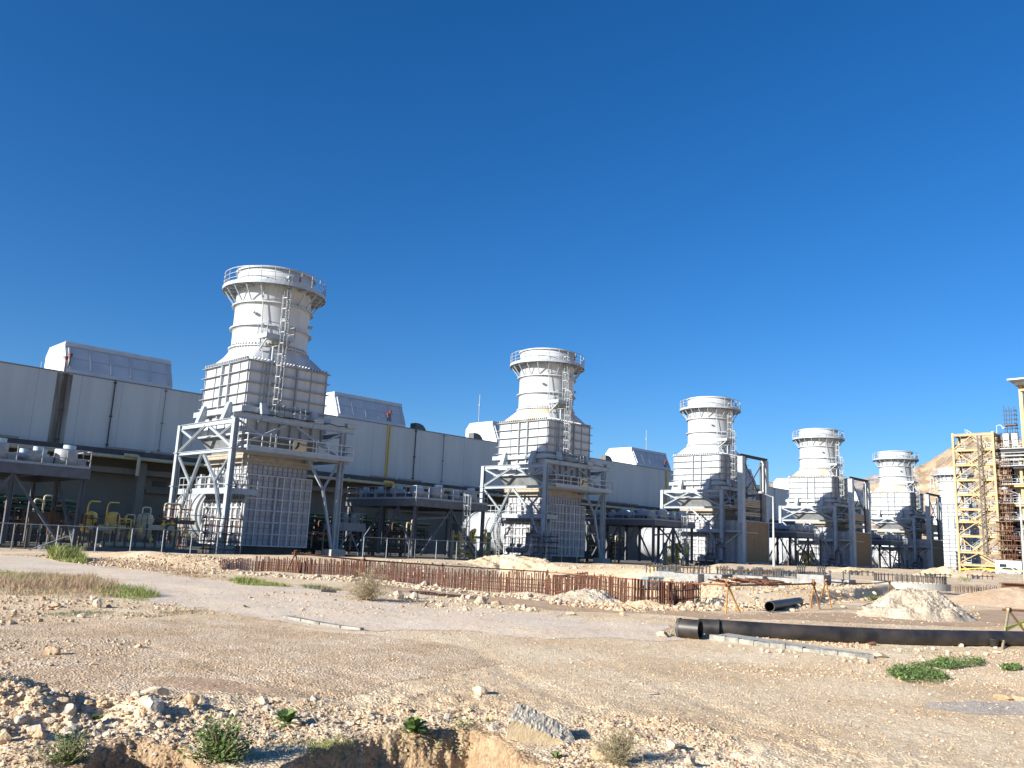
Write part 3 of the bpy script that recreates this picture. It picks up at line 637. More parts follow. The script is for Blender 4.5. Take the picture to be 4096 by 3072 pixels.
    cols = [(fx, fyn), (fx, fyf), (fxr, fyn), (fxr, fyf)]
    for i, (x, y) in enumerate(cols):
        b = MB(); b.hb((x, y, 0.35), (x, y, 12.38 if i < 2 or True else 12), 0.55, 0.5, 0.06, up=(0, 1, 0) if False else (1, 0, 0))
        for z in (0.38, 6.0, 9.45): b.box(x-.36, x+.36, y-.36, y+.36, z-.04, z+.04)
        c = b.build('column', M['steel'], t, DZ)
        b = MB(); k = 0.85; b.box(x-k, x+k, y-k, y+k, -0.62, 0.33); b.build('footing', M['concrete'], c, DZ)
    for p, q, w, h in [((fx, fyn+.3, 12.15), (fx, fyf-.3, 12.15), .32, .5), ((fx-0.3, fyn, 12.68), (fxr+1.3, fyn, 12.68), .34, .55), ((fx, fyf, 12.15), (fxr, fyf, 12.15), .3, .45), ((fxr, fyn+.3, 12.15), (fxr, fyf-.3, 12.15), .3, .45),
                       ((fx, fyn+.3, 9.35), (fx, fyf-.3, 9.35), .3, .34), ((fx+.3, fyn-.05, 9.35), (fxr+.9, fyn-.05, 9.35), .3, .4), ((fx, fyf, 9.35), (fxr, fyf, 9.35), .3, .34), ((fxr, fyn+.3, 9.35), (fxr, fyf-.3, 9.35), .3, .34),
                       ((-2.9, fyn, 12.65), (-2.9, fyf, 12.65), .3, .4), ((2.9, fyn, 12.65), (2.9, fyf, 12.65), .3, .4)][:8]:
        b = MB(); b.hb(p, q, w, h, 0.05); b.build('beam', M['steel'], t, DZ)
    B = lambda p, q, w=0.2: (lambda b: b.hb(p, q, w, w, 0.045).build('brace', M['steel'], t, DZ))(MB())
    x = fx
    B((x, 5.8, 9.6), (x, 0.4, 12.0), .24); B((x, -0.3, 12.0), (x, -5.6, 9.65), .24); B((x, 5.8, 11.9), (x, 3.1, 10.85)); B((x, -5.7, 11.9), (x, -3.0, 10.85))
    B((x, 0.5, 9.1), (x, 5.7, 0.45), .26); B((x, 0.0, 9.1), (x, -3.0, 6.4), .26); B((x, -3.0, 6.4), (x, -4.9, 2.9), .26); B((x, 5.7, 9.05), (x, 2.3, 6.1)); B((x, -5.6, 8.9), (x, -3.0, 6.4)); B((x, 2.3, 6.1), (x, 4.2, 7.8), .12)
    y = fyn
    B((-5.6, y, 9.65), (-0.5, y, 12.3), .22); B((0.7, y, 12.3), (6.0, y, 9.65), .22); B((-5.6, y, 12.2), (-3.05, y, 10.95), .18); B((6.0, y, 12.2), (3.5, y, 10.95), .18)
    B((2.4, y, 9.1), (4.4, y, 6.3), .24); B((4.4, y, 6.3), (5.95, y, 0.5), .24); B((5.9, y, 9.1), (4.4, y, 6.3), .2); B((2.5, y+.2, 9.0), (6.1, 5.8, 9.0), .26)
    x = fxr
    B((x, 5.8, 9.6), (x, 0.4, 12.0), .22); B((x, -0.3, 12.0), (x, -5.6, 9.65), .22); B((x, 0.5, 9.1), (x, 5.7, 0.45), .22)
    # gallery on the camera side at mid level
    b = MB(); b.box(-5.0, 7.0, -6.9, -6.1, 9.58, 9.66); b.box(-5.0, 7.0, -6.98, -6.9, 9.34, 9.76); b.box(7.0, 7.08, -6.98, -4.5, 9.34, 9.76); b.box(6.6, 7.0, -6.1, -4.5, 9.58, 9.66)
    gl = b.build('gallery', M['steel'], t, DZ)
    b = MB(); railing(b, [(-5.0, -5.0), (-5.0, -6.94), (7.04, -6.94), (7.04, -4.6)], 9.66, 1.3, step=1.5, r=.05); b.build('railing', M['white'], gl, DZ)
    for xk in (-2.6, 2.2):
        b = MB(); b.beam((xk, -6.9, 9.66), (xk, -6.9, 11.2), 0.08); b.beam((xk+.55, -6.9, 9.66), (xk+.55, -6.9, 11.2), 0.08); b.build('valve_stand', M['rail'], gl, DZ)
    # machinery on top of the frame
    for x_, w_ in ((-1.9, 1.0), (0.3, 1.2)):
        b = MB(); railing(b, [(x_, -5.0), (x_, -6.05), (x_+w_, -6.05), (x_+w_, -5.0)], 12.95, 1.3, step=.8); b.build('top_railing', M['rail'], t, DZ)
    for x_ in (2.6, 6.6):
        b = MB(); b.box(x_, x_+1.0, -6.2, -5.6, 12.97, 13.4); b.box(x_-.1, x_+1.1, -6.25, -5.5, 13.4, 13.46); b.build('beam_stub', M['steel'], t, DZ)
    b = MB(); pts = [(-5.5+i*1.1, -6.1, 13.0+0.12*(i % 2)) for i in range(12)]; b.pipe(pts, 0.05, 6); b.build('cable', M['black'], t, DZ)
    # walkway on the sunny side
    b = MB(); b.box(-5.6, -3.8, -5.3, 5.5, 5.35, 5.43); b.box(-5.68, -5.6, -5.3, 5.5, 5.2, 5.75); b.box(-5.68, -2.6, -5.38, -5.3, 5.2, 5.75); b.box(-3.8, -2.6, -5.3, -4.95, 5.35, 5.43)
    wk = b.build('walkway', M['steel'], t, DZ)
    b = MB(); railing(b, [(-5.6, 5.5), (-5.6, -5.3), (-2.6, -5.3)], 5.43, 1.45, step=1.0, r=.045); railing(b, [(-3.9, 5.5), (-5.6, 5.5)], 5.43, 1.45); b.build('railing', M['rail'], wk, DZ)
    for y_ in (-1.2, 1.0, -3.0):
        b = MB(); b.box(-5.45, -4.9, y_, y_+.7, 5.5, 6.6); b.box(-5.4, -5.0, y_+.1, y_+.6, 6.6, 7.2); b.build('instrument_cabinet', M['white'], wk, DZ)
    b = MB(); cage_ladder(b, -5.75, 2.6, -0.2, 5.6, out=(-1, 0), c0=2.4); b.build('ladder', M['rail'], t, DZ)
    b = MB(); cage_ladder(b, -4.1, -5.15, 5.5, 9.5, out=(0, -1), cage=False); b.build('ladder', M['rail'], t, DZ)
    # plate with the maker's mark
    b = MB(); b.box(-0.2, 1.35, -7.06, -6.99, 9.75, 10.85); sg = b.build('sign_plate', M['signcream'], t, DZ)
    b = MB(); sw = [(0.0, 9.95), (0.22, 9.95), (0.48, 10.25), (0.52, 10.68), (0.28, 10.68), (0.24, 10.3)]
    b.add([(x_, -7.08, z_) for x_, z_ in sw]+[(x_, -7.062, z_) for x_, z_ in sw], [tuple(range(6)), tuple(range(11, 5, -1))]+[(i, 6+i, 6+(i+1) % 6, (i+1) % 6) for i in range(6)]); b.build('emblem', M['ink'], sg, DZ)
    cu = bpy.data.curves.new('lettering', 'FONT'); cu.body = 'TUGA'; cu.size = 0.32; cu.extrude = 0.008
    tmp = bpy.data.objects.new('tmp', cu); C.objects.link(tmp); bpy.context.view_layer.update()
    me = bpy.data.meshes.new_from_object(tmp.evaluated_get(bpy.context.evaluated_depsgraph_get())); bpy.data.objects.remove(tmp); me.materials.clear(); me.materials.append(M['ink'])
    lt = bpy.data.objects.new('lettering', me); C.objects.link(lt); lt.parent = sg; lt.rotation_euler = (math.pi/2, 0, 0); lt.location = (0.5, -7.075, 10.38+DZ)
    if extra:
        # bypass damper frame and the duct stub towards the boiler
        b = MB(); b.box(-3.3, 4.3, -8.8, -4.95, 0.35, 7.35)
        grid_face(b, 'x', -3.3, -8.8, -4.95, 0.4, 7.3, 4, 7, 0.08, 0.12)
        b.build('boiler_duct', M['lowduct'], t, DZ)
        b = MB(); b.box(-3.1, 2.7, -8.9, -8.81, 0.5, 7.2); b.box(2.75, 4.2, -8.86, -8.81, 0.5, 7.2); b.build('closing_board', M['tan'], t, DZ)
        b = MB()
        for z in (0.42, 7.28): b.box(-3.4, 4.4, -9.02, -8.8, z-.06, z+.06)
        for x_ in (-3.35, 4.35): b.box(x_-.06, x_+.06, -9.02, -8.8, 0.4, 7.3)
        b.build('duct_frame', M['steel'], t, DZ)
        b = MB()
        for z, o in ((9.8, .2), (10.15, 0), (10.5, .2), (10.85, .05), (8.3, -.2), (8.65, 0)): b.box(-3.5-o, 4.0+o, -8.6, -6.95, z-.15, z+.15)
        b.build('bellows', M['cream'], t, DZ)
        for x_, z0_, w_ in ((-4.35, -0.5, 0.95), (3.75, 7.4, 0.9)):
            b = MB(); b.box(x_-w_/2, x_+w_/2, -9.15, -8.95, z0_, 18.0); b.box(x_-w_/2, x_+w_/2, -8.45, -8.25, z0_, 18.0); b.box(x_-.05, x_+.05, -8.95, -8.45, z0_, 18.0); b.box(x_-w_/2, x_-w_/2+.04, -8.95, -8.45, z0_, 18.0)
            for z in np.arange(z0_+1, 18, 1.6): b.box(x_-w_/2-.03, x_+w_/2, -9.2, -8.2, z-.05, z+.05)
            b.build('guide_column', M['steel'], t, DZ)
        b = MB(); b.box(2.2, 2.5, -8.8, -8.5, 7.4, 17.6); b.build('guide_column', M['darksteel'], t, DZ)
        b = MB(); b.hb((-4.9, -8.7, 18.2), (4.6, -8.7, 18.2), .5, .45, .06); b.build('top_beam', M['darksteel'], t, DZ)
        for p, q in (((-3.8, -8.7, 17.6), (2.3, -8.7, 11.2)), ((2.3, -8.7, 17.0), (-3.8, -8.7, 11.4))):
            b = MB(); b.beam(p, q, .14); b.build('cross_brace', M['darksteel'], t, DZ)
        b = MB(); b.box(-5.2, 0.5, -9.0, -6.0, 5.3, 5.45); k_ = b.build('lower_gallery', M['steel'], t, DZ)
        b = MB(); railing(b, [(-5.2, -6.1), (-5.2, -9.0), (-3.5, -9.0)], 5.45, 1.3); b.beam((-5.0, -8.8, 5.3), (-5.9, -5.9, 2.9), .16); b.build('railing', M['rail'], k_, DZ)
    return t

T1 = tower()
labs = ['largest white exhaust tower, nearest on the left, its sunny side fully lit',
        'second white exhaust tower from the left, behind the middle of the rebar row',
        'third exhaust tower, nearest of those with a tall damper frame and brown board',
        'fourth white exhaust tower, right of the tall grey lamp post',
        'fifth white exhaust tower in front of the rocky hillside',
        'farthest exhaust tower, gridded down to the ground, half behind the yellow stair tower']
T1['label'] = labs[0]; T1['group'] = 'row of exhaust towers'
t = copy_tree(T1); t.location.x += S; t['label'] = labs[1]
h_ = next(c for c in t.children if c.name.startswith('transition_hood')); h_.material_slots[0].link = 'OBJECT'; h_.material_slots[0].material = M['stained']
TE = tower(extra=True); TE['group'] = 'row of exhaust towers'; TE.location.x = X0+2*S; TE['label'] = labs[2]
for k in (3, 4):
    t = copy_tree(TE); t.location.x = X0+k*S; t['label'] = labs[k]
    h_ = next(c for c in t.children if c.name.startswith('transition_hood')); h_.material_slots[0].link = 'OBJECT'; h_.material_slots[0].material = M['stained']
TT = tower(tall=True); TT['group'] = 'row of exhaust towers'; TT.location.x = X0+5*S; TT['label'] = labs[5]

# ------------------------------------------------------------------ turbine hall
hall = thing('turbine_hall', 'long grey panelled turbine hall behind the row of towers, in shade', 'industrial hall', (0, 122.7, -0.6))
HX0, HX1 = -45.0, 303.0
b = MB(); b.box(HX0, HX1, 0, 38, 12.1+.6, 21.9+.6); up = b.build('upper_wall', M['hall'], hall)
b = MB(); b.box(HX0-.1, HX1+.1, -0.1, 38.1, 22.503, 22.66); b.build('roof', M['hallgrey'], hall)
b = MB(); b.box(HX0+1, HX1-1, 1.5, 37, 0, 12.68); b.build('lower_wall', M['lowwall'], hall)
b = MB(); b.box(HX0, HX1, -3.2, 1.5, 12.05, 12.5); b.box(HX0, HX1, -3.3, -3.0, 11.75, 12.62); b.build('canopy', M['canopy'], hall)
for k in range(-2, 12):
    for j in range(2):
        xx = 20+k*22.05+j*6
        b = MB(); b.box(xx, xx+5, -3.32, -2.6, 12.62, 12.9); b.build('canopy_flashing', M['hallgrey'], hall)
b = MB(); b.box(HX0, HX1, -0.6, 1.5, 9.55, 10.35); b.build('ledge', M['ledge'], hall)
for k in range(-2, 5):
    x = 49.5+S*k; b = MB(); b.box(x, x+13, 0.6, 1.5, 7.2, 7.75); b.build('wall_band', M['lowwall'], hall)
    b = MB(); b.box(x+1, x+3.2, 1.44, 1.5, 8.2, 9.0); b.box(x+8, x+10.2, 1.44, 1.5, 8.2, 9.0); b.build('louvre', M['canopy'], hall)
    b = MB(); b.tube((x-28, 1.3, 4.9), (x-28, 1.2, 4.9), 0.9, 16); b.build('wall_fan', M['darksteel'], hall)
def drain(x, m, r=0.09, n=1, top='rust'):
    for i in range(n):
        b = MB(); xx = x+i*0.38; b.tube((xx, -.16, 12.7), (xx, -.16, 22.6), r, 8)
        for z in (13.4, 17.4, 22.2): b.box(xx-.17, xx+.17, -.28, 0, z-.1, z+.1)
        b.build('drain_pipe', m, hall)
for k in range(-1, 5):
    ox = S*k
    if k == -1: continue
    st = k == 0
    b = MB(); b.box(35.3+ox+(11 if k else 0), 37.3+ox+(11 if k else 0), -.012, 0, 12.9, 22.4)
    if st: b.build('rust_stain', M['stain'], hall)
    drain((36.2 if k == 0 else 47.1+0)+ox, M['pipebrown'] if k == 0 else M['yellow'], 0.08 if k == 0 else 0.11, 2)
    drain(42.9+ox+(10.6 if k else 0), M['darksteel'], 0.09); drain(50.2+ox+(10.3 if k else 0), M['hallgrey'], 0.06)
    for i in range(2):
        b = MB(); xx = (36.2 if k == 0 else 47.1)+ox+i*0.5; b.tube((xx, 0.3, 22.6), (xx, 0.3, 24.4+0.5*i), 0.09, 8); s_ = b.build('vent_stack', M['pipebrown'], hall); b = MB(); b.tube((xx, 0.3, 24.4+.5*i), (xx, 0.3, 24.62+.5*i), 0.24, 12); b.tube((xx, .3, 24.7+.5*i), (xx, .3, 24.8+.5*i), .3, 12); b.build('cap', M['red'], s_)
for x, y in ((41.0, 2.0), (144.0, 2.0), (188, 2)):
    b = MB(); b.lathe([(0.0, 24.1), (0.45, 24.0), (0.62, 23.6), (0.62, 23.1), (0.4, 23.0), (0.4, 22.6)], 16, x, y); b.build('turbine_vent', M['vent'], hall)
for x in (46.5, 57.0, 98.3, 113.3, 142.2, 156.0, 190.0):
    b = MB(); pr = [(0, 22.6), (2.6, 22.6), (2.5, 23.1), (1.8, 23.75), (0.9, 24.0), (0, 24.0)]
    b.add([(x+u, 1.0, z) for u, z in pr]+[(x+u, 2.6, z) for u, z in pr], [tuple(range(6)), tuple(range(11, 5, -1))]+[(i, 6+i, 6+(i+1) % 6, (i+1) % 6) for i in range(6)])
    b.build('roof_cowl', M['vent'], hall)
for x in (34, 62, 116.3, 175):
    b = MB(); b.tube((x, 3, 22.6), (x, 3, 32.5 if x > 100 else 24), 0.07 if x > 100 else 0.04, 6)
    if x > 100: b.tube((x, 3, 30), (x, 3, 30.5), .16, 8)
    b.build('mast', M['drum'], hall)
# intake filter houses on the roof
pr = [(0.1, 21.0), (0.1, 21.8), (1.6, 25.2), (1.6, 25.85), (8.6, 25.85), (9.8, 24.6), (9.8, 23.2), (8.8, 21.0)]
fh = thing('filter_house', 'x', 'air intake house', (36.3, 122.8, 0.76), 'air intake houses on the hall roof')
b = MB(); n = len(pr); L_ = 14.9
b.add([(0, y, z) for y, z in pr]+[(L_, y, z) for y, z in pr], [tuple(range(n))[::-1], tuple(range(n, 2*n))]+[(i, (i+1) % n, n+(i+1) % n, n+i) for i in range(n)]); b.f.pop(3); b.mi.pop(3); b.sm.pop(3); b.build('housing', M['filter'], fh)
b = MB(); b.add([(0, .1, 21.8), (L_, .1, 21.8), (L_, 1.6, 25.2), (0, 1.6, 25.2), (0, .3, 21.8), (L_, .3, 21.8), (L_, 1.7, 25.1), (0, 1.7, 25.1)], [(0, 1, 2, 3), (7, 6, 5, 4), (0, 3, 7, 4), (1, 5, 6, 2)]); b.build('sloping_intake', M['slope'], fh)
for i in range(6):
    x = 0.5+i*2.75; b = MB(); b.beam((x, .02, 21.9), (x, 1.5, 25.1), .24, .2); b.build('rib', M['white'], fh)
b = MB(); b.box(-.04, L_+.04, 1.45, 1.58, 25.12, 25.24)
for y in (5.2, 7.0): b.box(-.06, 0, y-.08, y+.08, 21, 25.7)
b.box(-.07, -.01, 1.6, 1.75, 21, 25.8); b.beam((0, .78, 23.5), (L_, .78, 23.5), .06, .06); b.build('trim', M['steel'], fh)
fh['label'] = 'white air intake house on the hall roof, left of the nearest tower'
for k, l in ((1, 'white air intake house on the hall roof just right of the nearest tower'), (2, 'white air intake house peeping out left of the second tower'), (3, 'ribbed white air intake house on the roof between the second and third towers'), (4, 'slice of intake house seen between the third tower and its damper frame'), (5, 'white air intake house on the roof at the left of the fourth tower'), (6, 'far white air intake house behind the fifth tower')):
    if k == 2:
        t = copy_tree(fh); t.location.x = 35.9+S*2-5.0; t['label'] = l; continue
    t = copy_tree(fh); t.location.x = 36.3+S*k-(1.5 if k > 2 else 0); t['label'] = l

# cream pipe along the canopy
gp = thing('gas_pipe', 'long cream pipe running along under the hall canopy with yellow elbows', 'pipe', (0, 118.9, -0.6))
b = MB(); b.pipe([(-40, 0, 11.6), (300, 0, 11.6)], 0.26, 12); b.build('pipe_run', M['creampipe'], gp)
for k in range(-1, 4):
    b = MB(); x = 45.9+S*k; b.pipe([(x-2.0, -0.6, 11.9), (x, -0.6, 11.9), (x, -0.6, 9.2)], 0.24, 12, 5); b.build('elbow', M['yellow'] if k != 0 else M['creampipe'], gp)
    for dx in (-18, -9, 6, 14):
        b = MB(); b.box(x+dx-.1, x+dx+.1, -.34, .34, 11.25, 12.0); b.build('clamp', M['creampipe'], gp)
for k in range(0, 3):
    b = MB(); b.box(-0.55, 0.55, -0.5, 0.5, 0, 11.2)
    t = b.build('duct_riser', M['lowwall'], None); t.location = (47.6+S*k, 121.3, -0.6)
    tag(t, ['dim beige riser duct on the hall wall left of the nearest tower', 'dim beige riser duct between first and second towers', 'dim beige riser duct between second and third towers'][k], 'duct', 'riser ducts on the hall wall')
# ------------------------------------------------------------------ cooler platforms between the towers
def cooler():
    t = thing('cooler_platform', 'x', 'cooler platform', (57.4, 71.3, ZG)); DZ = -ZG
    W_, D_ = 10.6, 13.0
    b = MB(); b.box(0, W_, 0, D_, 5.95, 6.05); b.box(-.06, W_+.06, -.12, 0, 5.25, 6.0); b.box(-.12, 0, 0, D_, 5.25, 6.0); b.box(W_, W_+.12, 0, D_, 5.25, 6.0); b.box(0, W_, D_, D_+.12, 5.25, 6)
    for x in (3.4, 7): b.box(x, x+.3, 0, D_, 5.3, 5.94)
    dk = b.build('deck', M['platsteel'], t, DZ)
    b = MB(); railing(b, [(0, 0), (W_, 0), (W_, D_), (0, D_)], 6.05, 1.4, closed=True, step=1.8); b.build('railing', M['rail'], dk, DZ)
    for x in (0.25, 5.3, 10.3):
        for y in (0.3, 6.4, 12.7):
            b = MB(); b.hb((x, y, 0), (x, y, 5.3), .32, .32, .05, up=(1, 0, 0)); b.build('column', M['platsteel'], t, DZ)
    for p, q in (((5.3, .3, 5.2), (1.3, .3, 0.1)), ((5.3, .3, 5.2), (9.3, .3, .1)), ((.25, .5, .2), (.25, 3.4, 5.2)), ((.25, 6.2, .2), (.25, 3.4, 5.2)), ((.25, 6.6, 5.2), (.25, 9.6, .2)), ((.25, 12.5, 5.2), (.25, 9.6, .2)), ((10.3, .5, .2), (10.3, 6.2, 5.2)), ((5.3, 12.7, 5.2), (1.5, 12.7, .2)), ((.4, .3, 3.9), (5, .3, 4.3))):
        b = MB(); b.beam(p, q, .2); b.build('brace', M['platsteel'], t, DZ)
    for i, x in enumerate((1.5, 4.2, 6.9, 9.2)):
        for j, y in enumerate((1.6, 5.2, 8.8, 11.6)):
            if (i+j) % 5 == 4: continue
            b = MB(); r = 0.85 if i % 2 else 0.6; h = 1.45 if i % 2 else 1.1
            b.lathe([(0, 6.06), (r, 6.06), (r, 6.06+h), (r*.9, 6.12+h), (0, 6.15+h)], 20, x, y); d = b.build('fan_drum', M['drum'], t, DZ)
            b = MB(); b.tube((x+.2, y, 6.1+h), (x+.2, y, 6.45+h), r*.55, 14); b.build('drum_cap', M['blueish'], d, DZ)
            b = MB(); b.box(x+r*.6, x+r*.6+1.0, y-.2, y+.3, 6.06, 6.9); b.build('motor_box', M['drum'], d, DZ)
    for y in (4.0, 7.5, 10.6):
        b = MB(); b.box(1.0, 9.6, y-.9, y+.9, 6.06, 6.75)
        b.build('cooler_bank', M['platsteel'], t, DZ)
    b = MB(); cage_ladder(b, 6.9, -.35, 0, 6.1, c0=2.3); b.build('ladder', M['rail'], t, DZ)
    return t
CP = cooler(); CP['group'] = 'cooler platforms between the towers'
CP['label'] = 'grey cooler deck on braced legs between the first and second towers'
for k, l in ((-1, 'cooler deck at the left edge carrying pale drums, behind the chain-link fence'), (1, 'cooler deck on braced legs between the second and third towers'), (2, 'dark cooler deck between the third and fourth towers, behind the lamp post'), (3, 'dark cooler deck between the fourth and fifth towers')):
    t = copy_tree(CP); t.location.x = 57.4+S*k; t['label'] = l
    if k == -1: next(c for c in t.children if c.name.startswith('ladder')).location.x -= 4.2
# ------------------------------------------------------------------ pipe racks below and behind the decks
def rack():
    t = thing('pipe_rack', 'x', 'pipe rack', (53.5, 88, ZG))
    for i in range(9):
        for y in (0, 3.2):
            b = MB(); b.box(i*2.2-.12, i*2.2+.12, y-.12, y+.12, 0, 4.6); b.build('post', M['darksteel'], t)
    for z, m, r in ((4.3, 'green', .22), (3.6, 'green', .3), (2.9, 'darksteel', .16), (2.2, 'rust', .14), (1.4, 'green', .2), (0.7, 'darksteel', .24)):
        b = MB(); b.tube((-2, -.3, z), (19.5, -.3, z), r, 10); b.tube((-2, 2.2, z+.2), (19.5, 2.2, z+.2), r*.8, 10); b.build('header_pipe', M[m], t)
    for i in range(26):
        x = -1+i*.78; z0 = R_.uniform(0, 1.5); z1 = R_.uniform(2.5, 5.0)
        b = MB(); b.pipe([(x, -.9, z0), (x, -.9, z1), (x+R_.uniform(.4, 1.0), -.9, z1), (x+1, -.2, z1-.3)], .09, 8); b.build('riser_pipe', M[R_.choice(['darksteel', 'creampipe', 'green', 'rust'])], t)
    for i in range(12):
        x = -1.5+i*1.6; y = R_.uniform(4, 9); b = MB(); z = R_.uniform(2, 4.8); b.tube((x, y, 0), (x, y, z), R_.choice([.1, .25, .5]), 10); b.tube((x, y, z*.8), (x+1.5, y, z*.8), .12, 8); b.build('vertical_vessel', M['darksteel'], t)
    b = MB(); b.box(-1, 18, .4, 2.9, 4.6, 4.75); b.build('top_tray', M['green'], t)
    return t
PR = rack(); PR['group'] = 'dark pipe racks between the towers'; PR['label'] = 'dark green pipe rack behind the cooler deck right of the nearest tower'
for k, l in ((-1, 'dark green pipe rack at the left behind the yellow filter vessels'), (1, 'dark pipe rack under the deck between second and third towers'), (2, 'dark pipe rack under the deck between third and fourth towers'), (3, 'dark pipe rack under the deck between fourth and fifth towers')):
    t = copy_tree(PR); t.location.x = 53.5+S*k; t['label'] = l
PR2 = copy_tree(PR); PR2.location = (50.5, 101, ZG); PR2['label'] = 'rear dark pipe rack before the hall wall right of the nearest tower'
for k, l in ((-1, 'rear dark pipe rack before the hall wall at the far left'), (1, 'rear dark pipe rack before the hall wall right of the second tower')):
    t = copy_tree(PR2); t.location.x += S*k; t['label'] = l
def valves():
    t = thing('gas_valve_skid', 'x', 'valve skid', (66.5, 75.5, ZG))
    for z, x0, x1 in ((2.9, 0, 6.5), (1.15, .5, 6.2), (0.65, 1.0, 3.6)):
        b = MB(); b.pipe([(x0, 0, z), (x1, 0, z)], .16, 10)
        for k in range(3): xx = x0+(x1-x0)*(k+.5)/3; b.tube((xx-.06, 0, z), (xx+.06, 0, z), .27, 12)
        b.build('pipe', M['yellow'], t)
    for x in (.9, 2.6, 4.4):
        b = MB(); b.pipe([(x, 0, 1.15), (x, -.5, 1.6), (x, -.5, 3.6), (x+.8, -.5, 3.9), (x+.8, 0, 2.9)], .13, 10); b.build('riser', M['yellow'], t)
        b = MB(); b.tube((x+.4, -.6, 2.1), (x+.4, -.6, 2.7), .32, 12); b.tube((x+.4, -.6, 2.7), (x+.4, -.6, 3.2), .08, 8); b.ring(.2, .25, 3.2, 3.24, 16, x+.4, -.6); b.build('valve', M['yellow'], t)
    for x in (.2, 3.4, 6.3):
        b = MB(); b.box(x-.1, x+.1, -.1, .5, 0, 3.6); b.build('post', M['creampipe'], t)
    b = MB(); b.box(-.3, 6.8, -.9, .8, 0, .25); b.build('base_frame', M['darksteel'], t)
    return t
VS = valves(); VS['group'] = 'yellow valve skids'; VS['label'] = 'bright yellow valve pipework under the deck right of the nearest tower'
for k, l in ((1, 'yellow valve pipework between the second and third towers'), (2, 'yellow valve pipework half hidden between third and fourth towers')):
    t = copy_tree(VS); t.location.x = 66.5+S*k; t['label'] = l
def valve_tree():
    t = thing('valve_station', 'x', 'valve station', (75.8, 72.2, ZG))
    b = MB(); b.pipe([(-3.2, 0, 1.6), (0.3, 0, 1.6), (0.3, 0, 3.5), (1.6, 0, 3.5), (2.6, 0, 3.5), (2.6, 0, 1.0), (1.2, 0, 1.0)], .32, 12); b.build('large_pipe', M['platsteel'], t)
    for x, z in ((-2.4, 2.2), (-1.2, 2.2), (0.3, 3.6), (1.2, 3.9)):
        b = MB(); b.tube((x, 0, z-.5), (x, 0, z+.8), .07, 8); b.tube((x, 0, z-.2), (x, 0, z+.2), .3, 12); b.ring(.28, .34, z+.75, z+.8, 18, x, 0); b.build('valve', M['darksteel'], t)
    for x in (-3, -.6, 2.4):
        b = MB(); b.box(x-.1, x+.1, -.1, .1, 0, 1.6); b.build('support', M['darksteel'], t)
    return t
V2 = valve_tree(); V2['group'] = 'grey valve stations left of each tower'; V2['label'] = 'grey looped valve pipework in front of the second tower, left of its near leg'
for k, l in ((1, 'grey valve pipework just left of the third tower'), (2, 'grey valve pipework just left of the fourth tower'), (3, 'grey valve pipework just left of the fifth tower')):
    t = copy_tree(V2); t.location.x = 75.8+S*k; t['label'] = l
# small cooler stand behind the first tower's right leg
t = thing('fan_stand', 'small raised stand with grey drums behind right leg of nearest tower', 'cooler stand', (53.0, 79.5, ZG))
b = MB(); b.box(0, 4, 0, 2.5, 2.9, 3.6); b.build('deck', M['drum'], t)
b = MB(); railing(b, [(0, 0), (4, 0), (4, 2.5)], 3.6, 1.3, step=.9); b.build('railing', M['rail'], t)
for x in (.9, 2.0, 3.1):
    b = MB(); b.tube((x, 1.2, 3.6), (x, 1.2, 4.5), .42, 16); d = b.build('drum', M['drum'], t); b = MB(); b.tube((x, 1.2, 4.5), (x, 1.2, 4.8), .3, 14); b.build('cap', M['blueish'], d)
for x in (.2, 3.8):
    b = MB(); b.beam((x, .2, 2.9), (x, .2, 0), .16); b.build('leg', M['steel'], t); b = MB(); b.beam((x, .2, 0), (2.0, .2, 2.9), .12); b.build('brace', M['steel'], t)
b = MB(); cage_ladder(b, .6, -.2, 0, 3.2, cage=False); b.build('ladder', M['rail'], t)

# yellow filter vessels at the left
t = thing('filter_skid', 'yellow gas filter vessels with gooseneck pipes left of the nearest tower', 'filter skid', (25.2, 75.0, ZG))
def vessel(x, y, r, z0, z1, m):
    b = MB(); b.lathe([(0.02, z0), (r*.75, z0+.08), (r, z0+.4), (r, z1-.35), (r*.8, z1-.1), (r*.35, z1), (0.02, z1+.03)], 24, x, y)
    v = b.build('vessel', m, t)
    b = MB(); b.ring(r*.9, r*1.12, z1-.75, z1-.62, 24, x, y); b.ring(r*.9, r*1.12, z1-.58, z1-.46, 24, x, y); b.build('flange', m, v)
    for k in (0, 1, 2):
        b = MB(); a = 2.1*k+.4; b.beam((x+r*.8*math.cos(a), y+r*.8*math.sin(a), 0.2), (x+r*.8*math.cos(a), y+r*.8*math.sin(a), z0+.5), .12); b.build('leg', M['darksteel'], v)
    return v
vessel(0.7, .4, .5, 1.6, 3.4, M['yellow']); vessel(2.35, 0, .55, 1.6, 3.45, M['yellow']); vessel(5.2, .3, .68, 1.2, 3.5, M['creampipe'])
for x, m in ((0.2, 'yellow'), (1.75, 'yellow')):
    b = MB(); b.pipe([(x, -.1, 1.6), (x, -.1, 3.9), (x+.15, -.1, 4.25), (x+.95, -.1, 4.25)], .06, 8, 5); b.build('gooseneck_pipe', M[m], t)
for pts, r in (([(4.7, -.2, 3.2), (4.7, -.2, 4.0), (5.4, -.2, 4.0), (5.4, -.2, 3.4)], .07), ([(6.7, 0, 3.2), (6.7, 0, 4.45), (8.1, 0, 4.45), (8.1, 0, 3.0)], .09), ([(3.4, -.2, 2.6), (3.4, -.2, 3.3), (4.1, -.2, 3.3), (4.1, -.2, 2.4)], .06)):
    b = MB(); b.pipe(pts, r, 8, 5); b.build('gooseneck_pipe', M['creampipe'], t)
b = MB(); b.pipe([(5.2, -.4, 2.3), (7.7, -.4, 2.3), (7.7, -.4, .75), (1.5, -.4, .75)], .24, 14, 6); b.build('large_pipe', M['creampipe'], t)
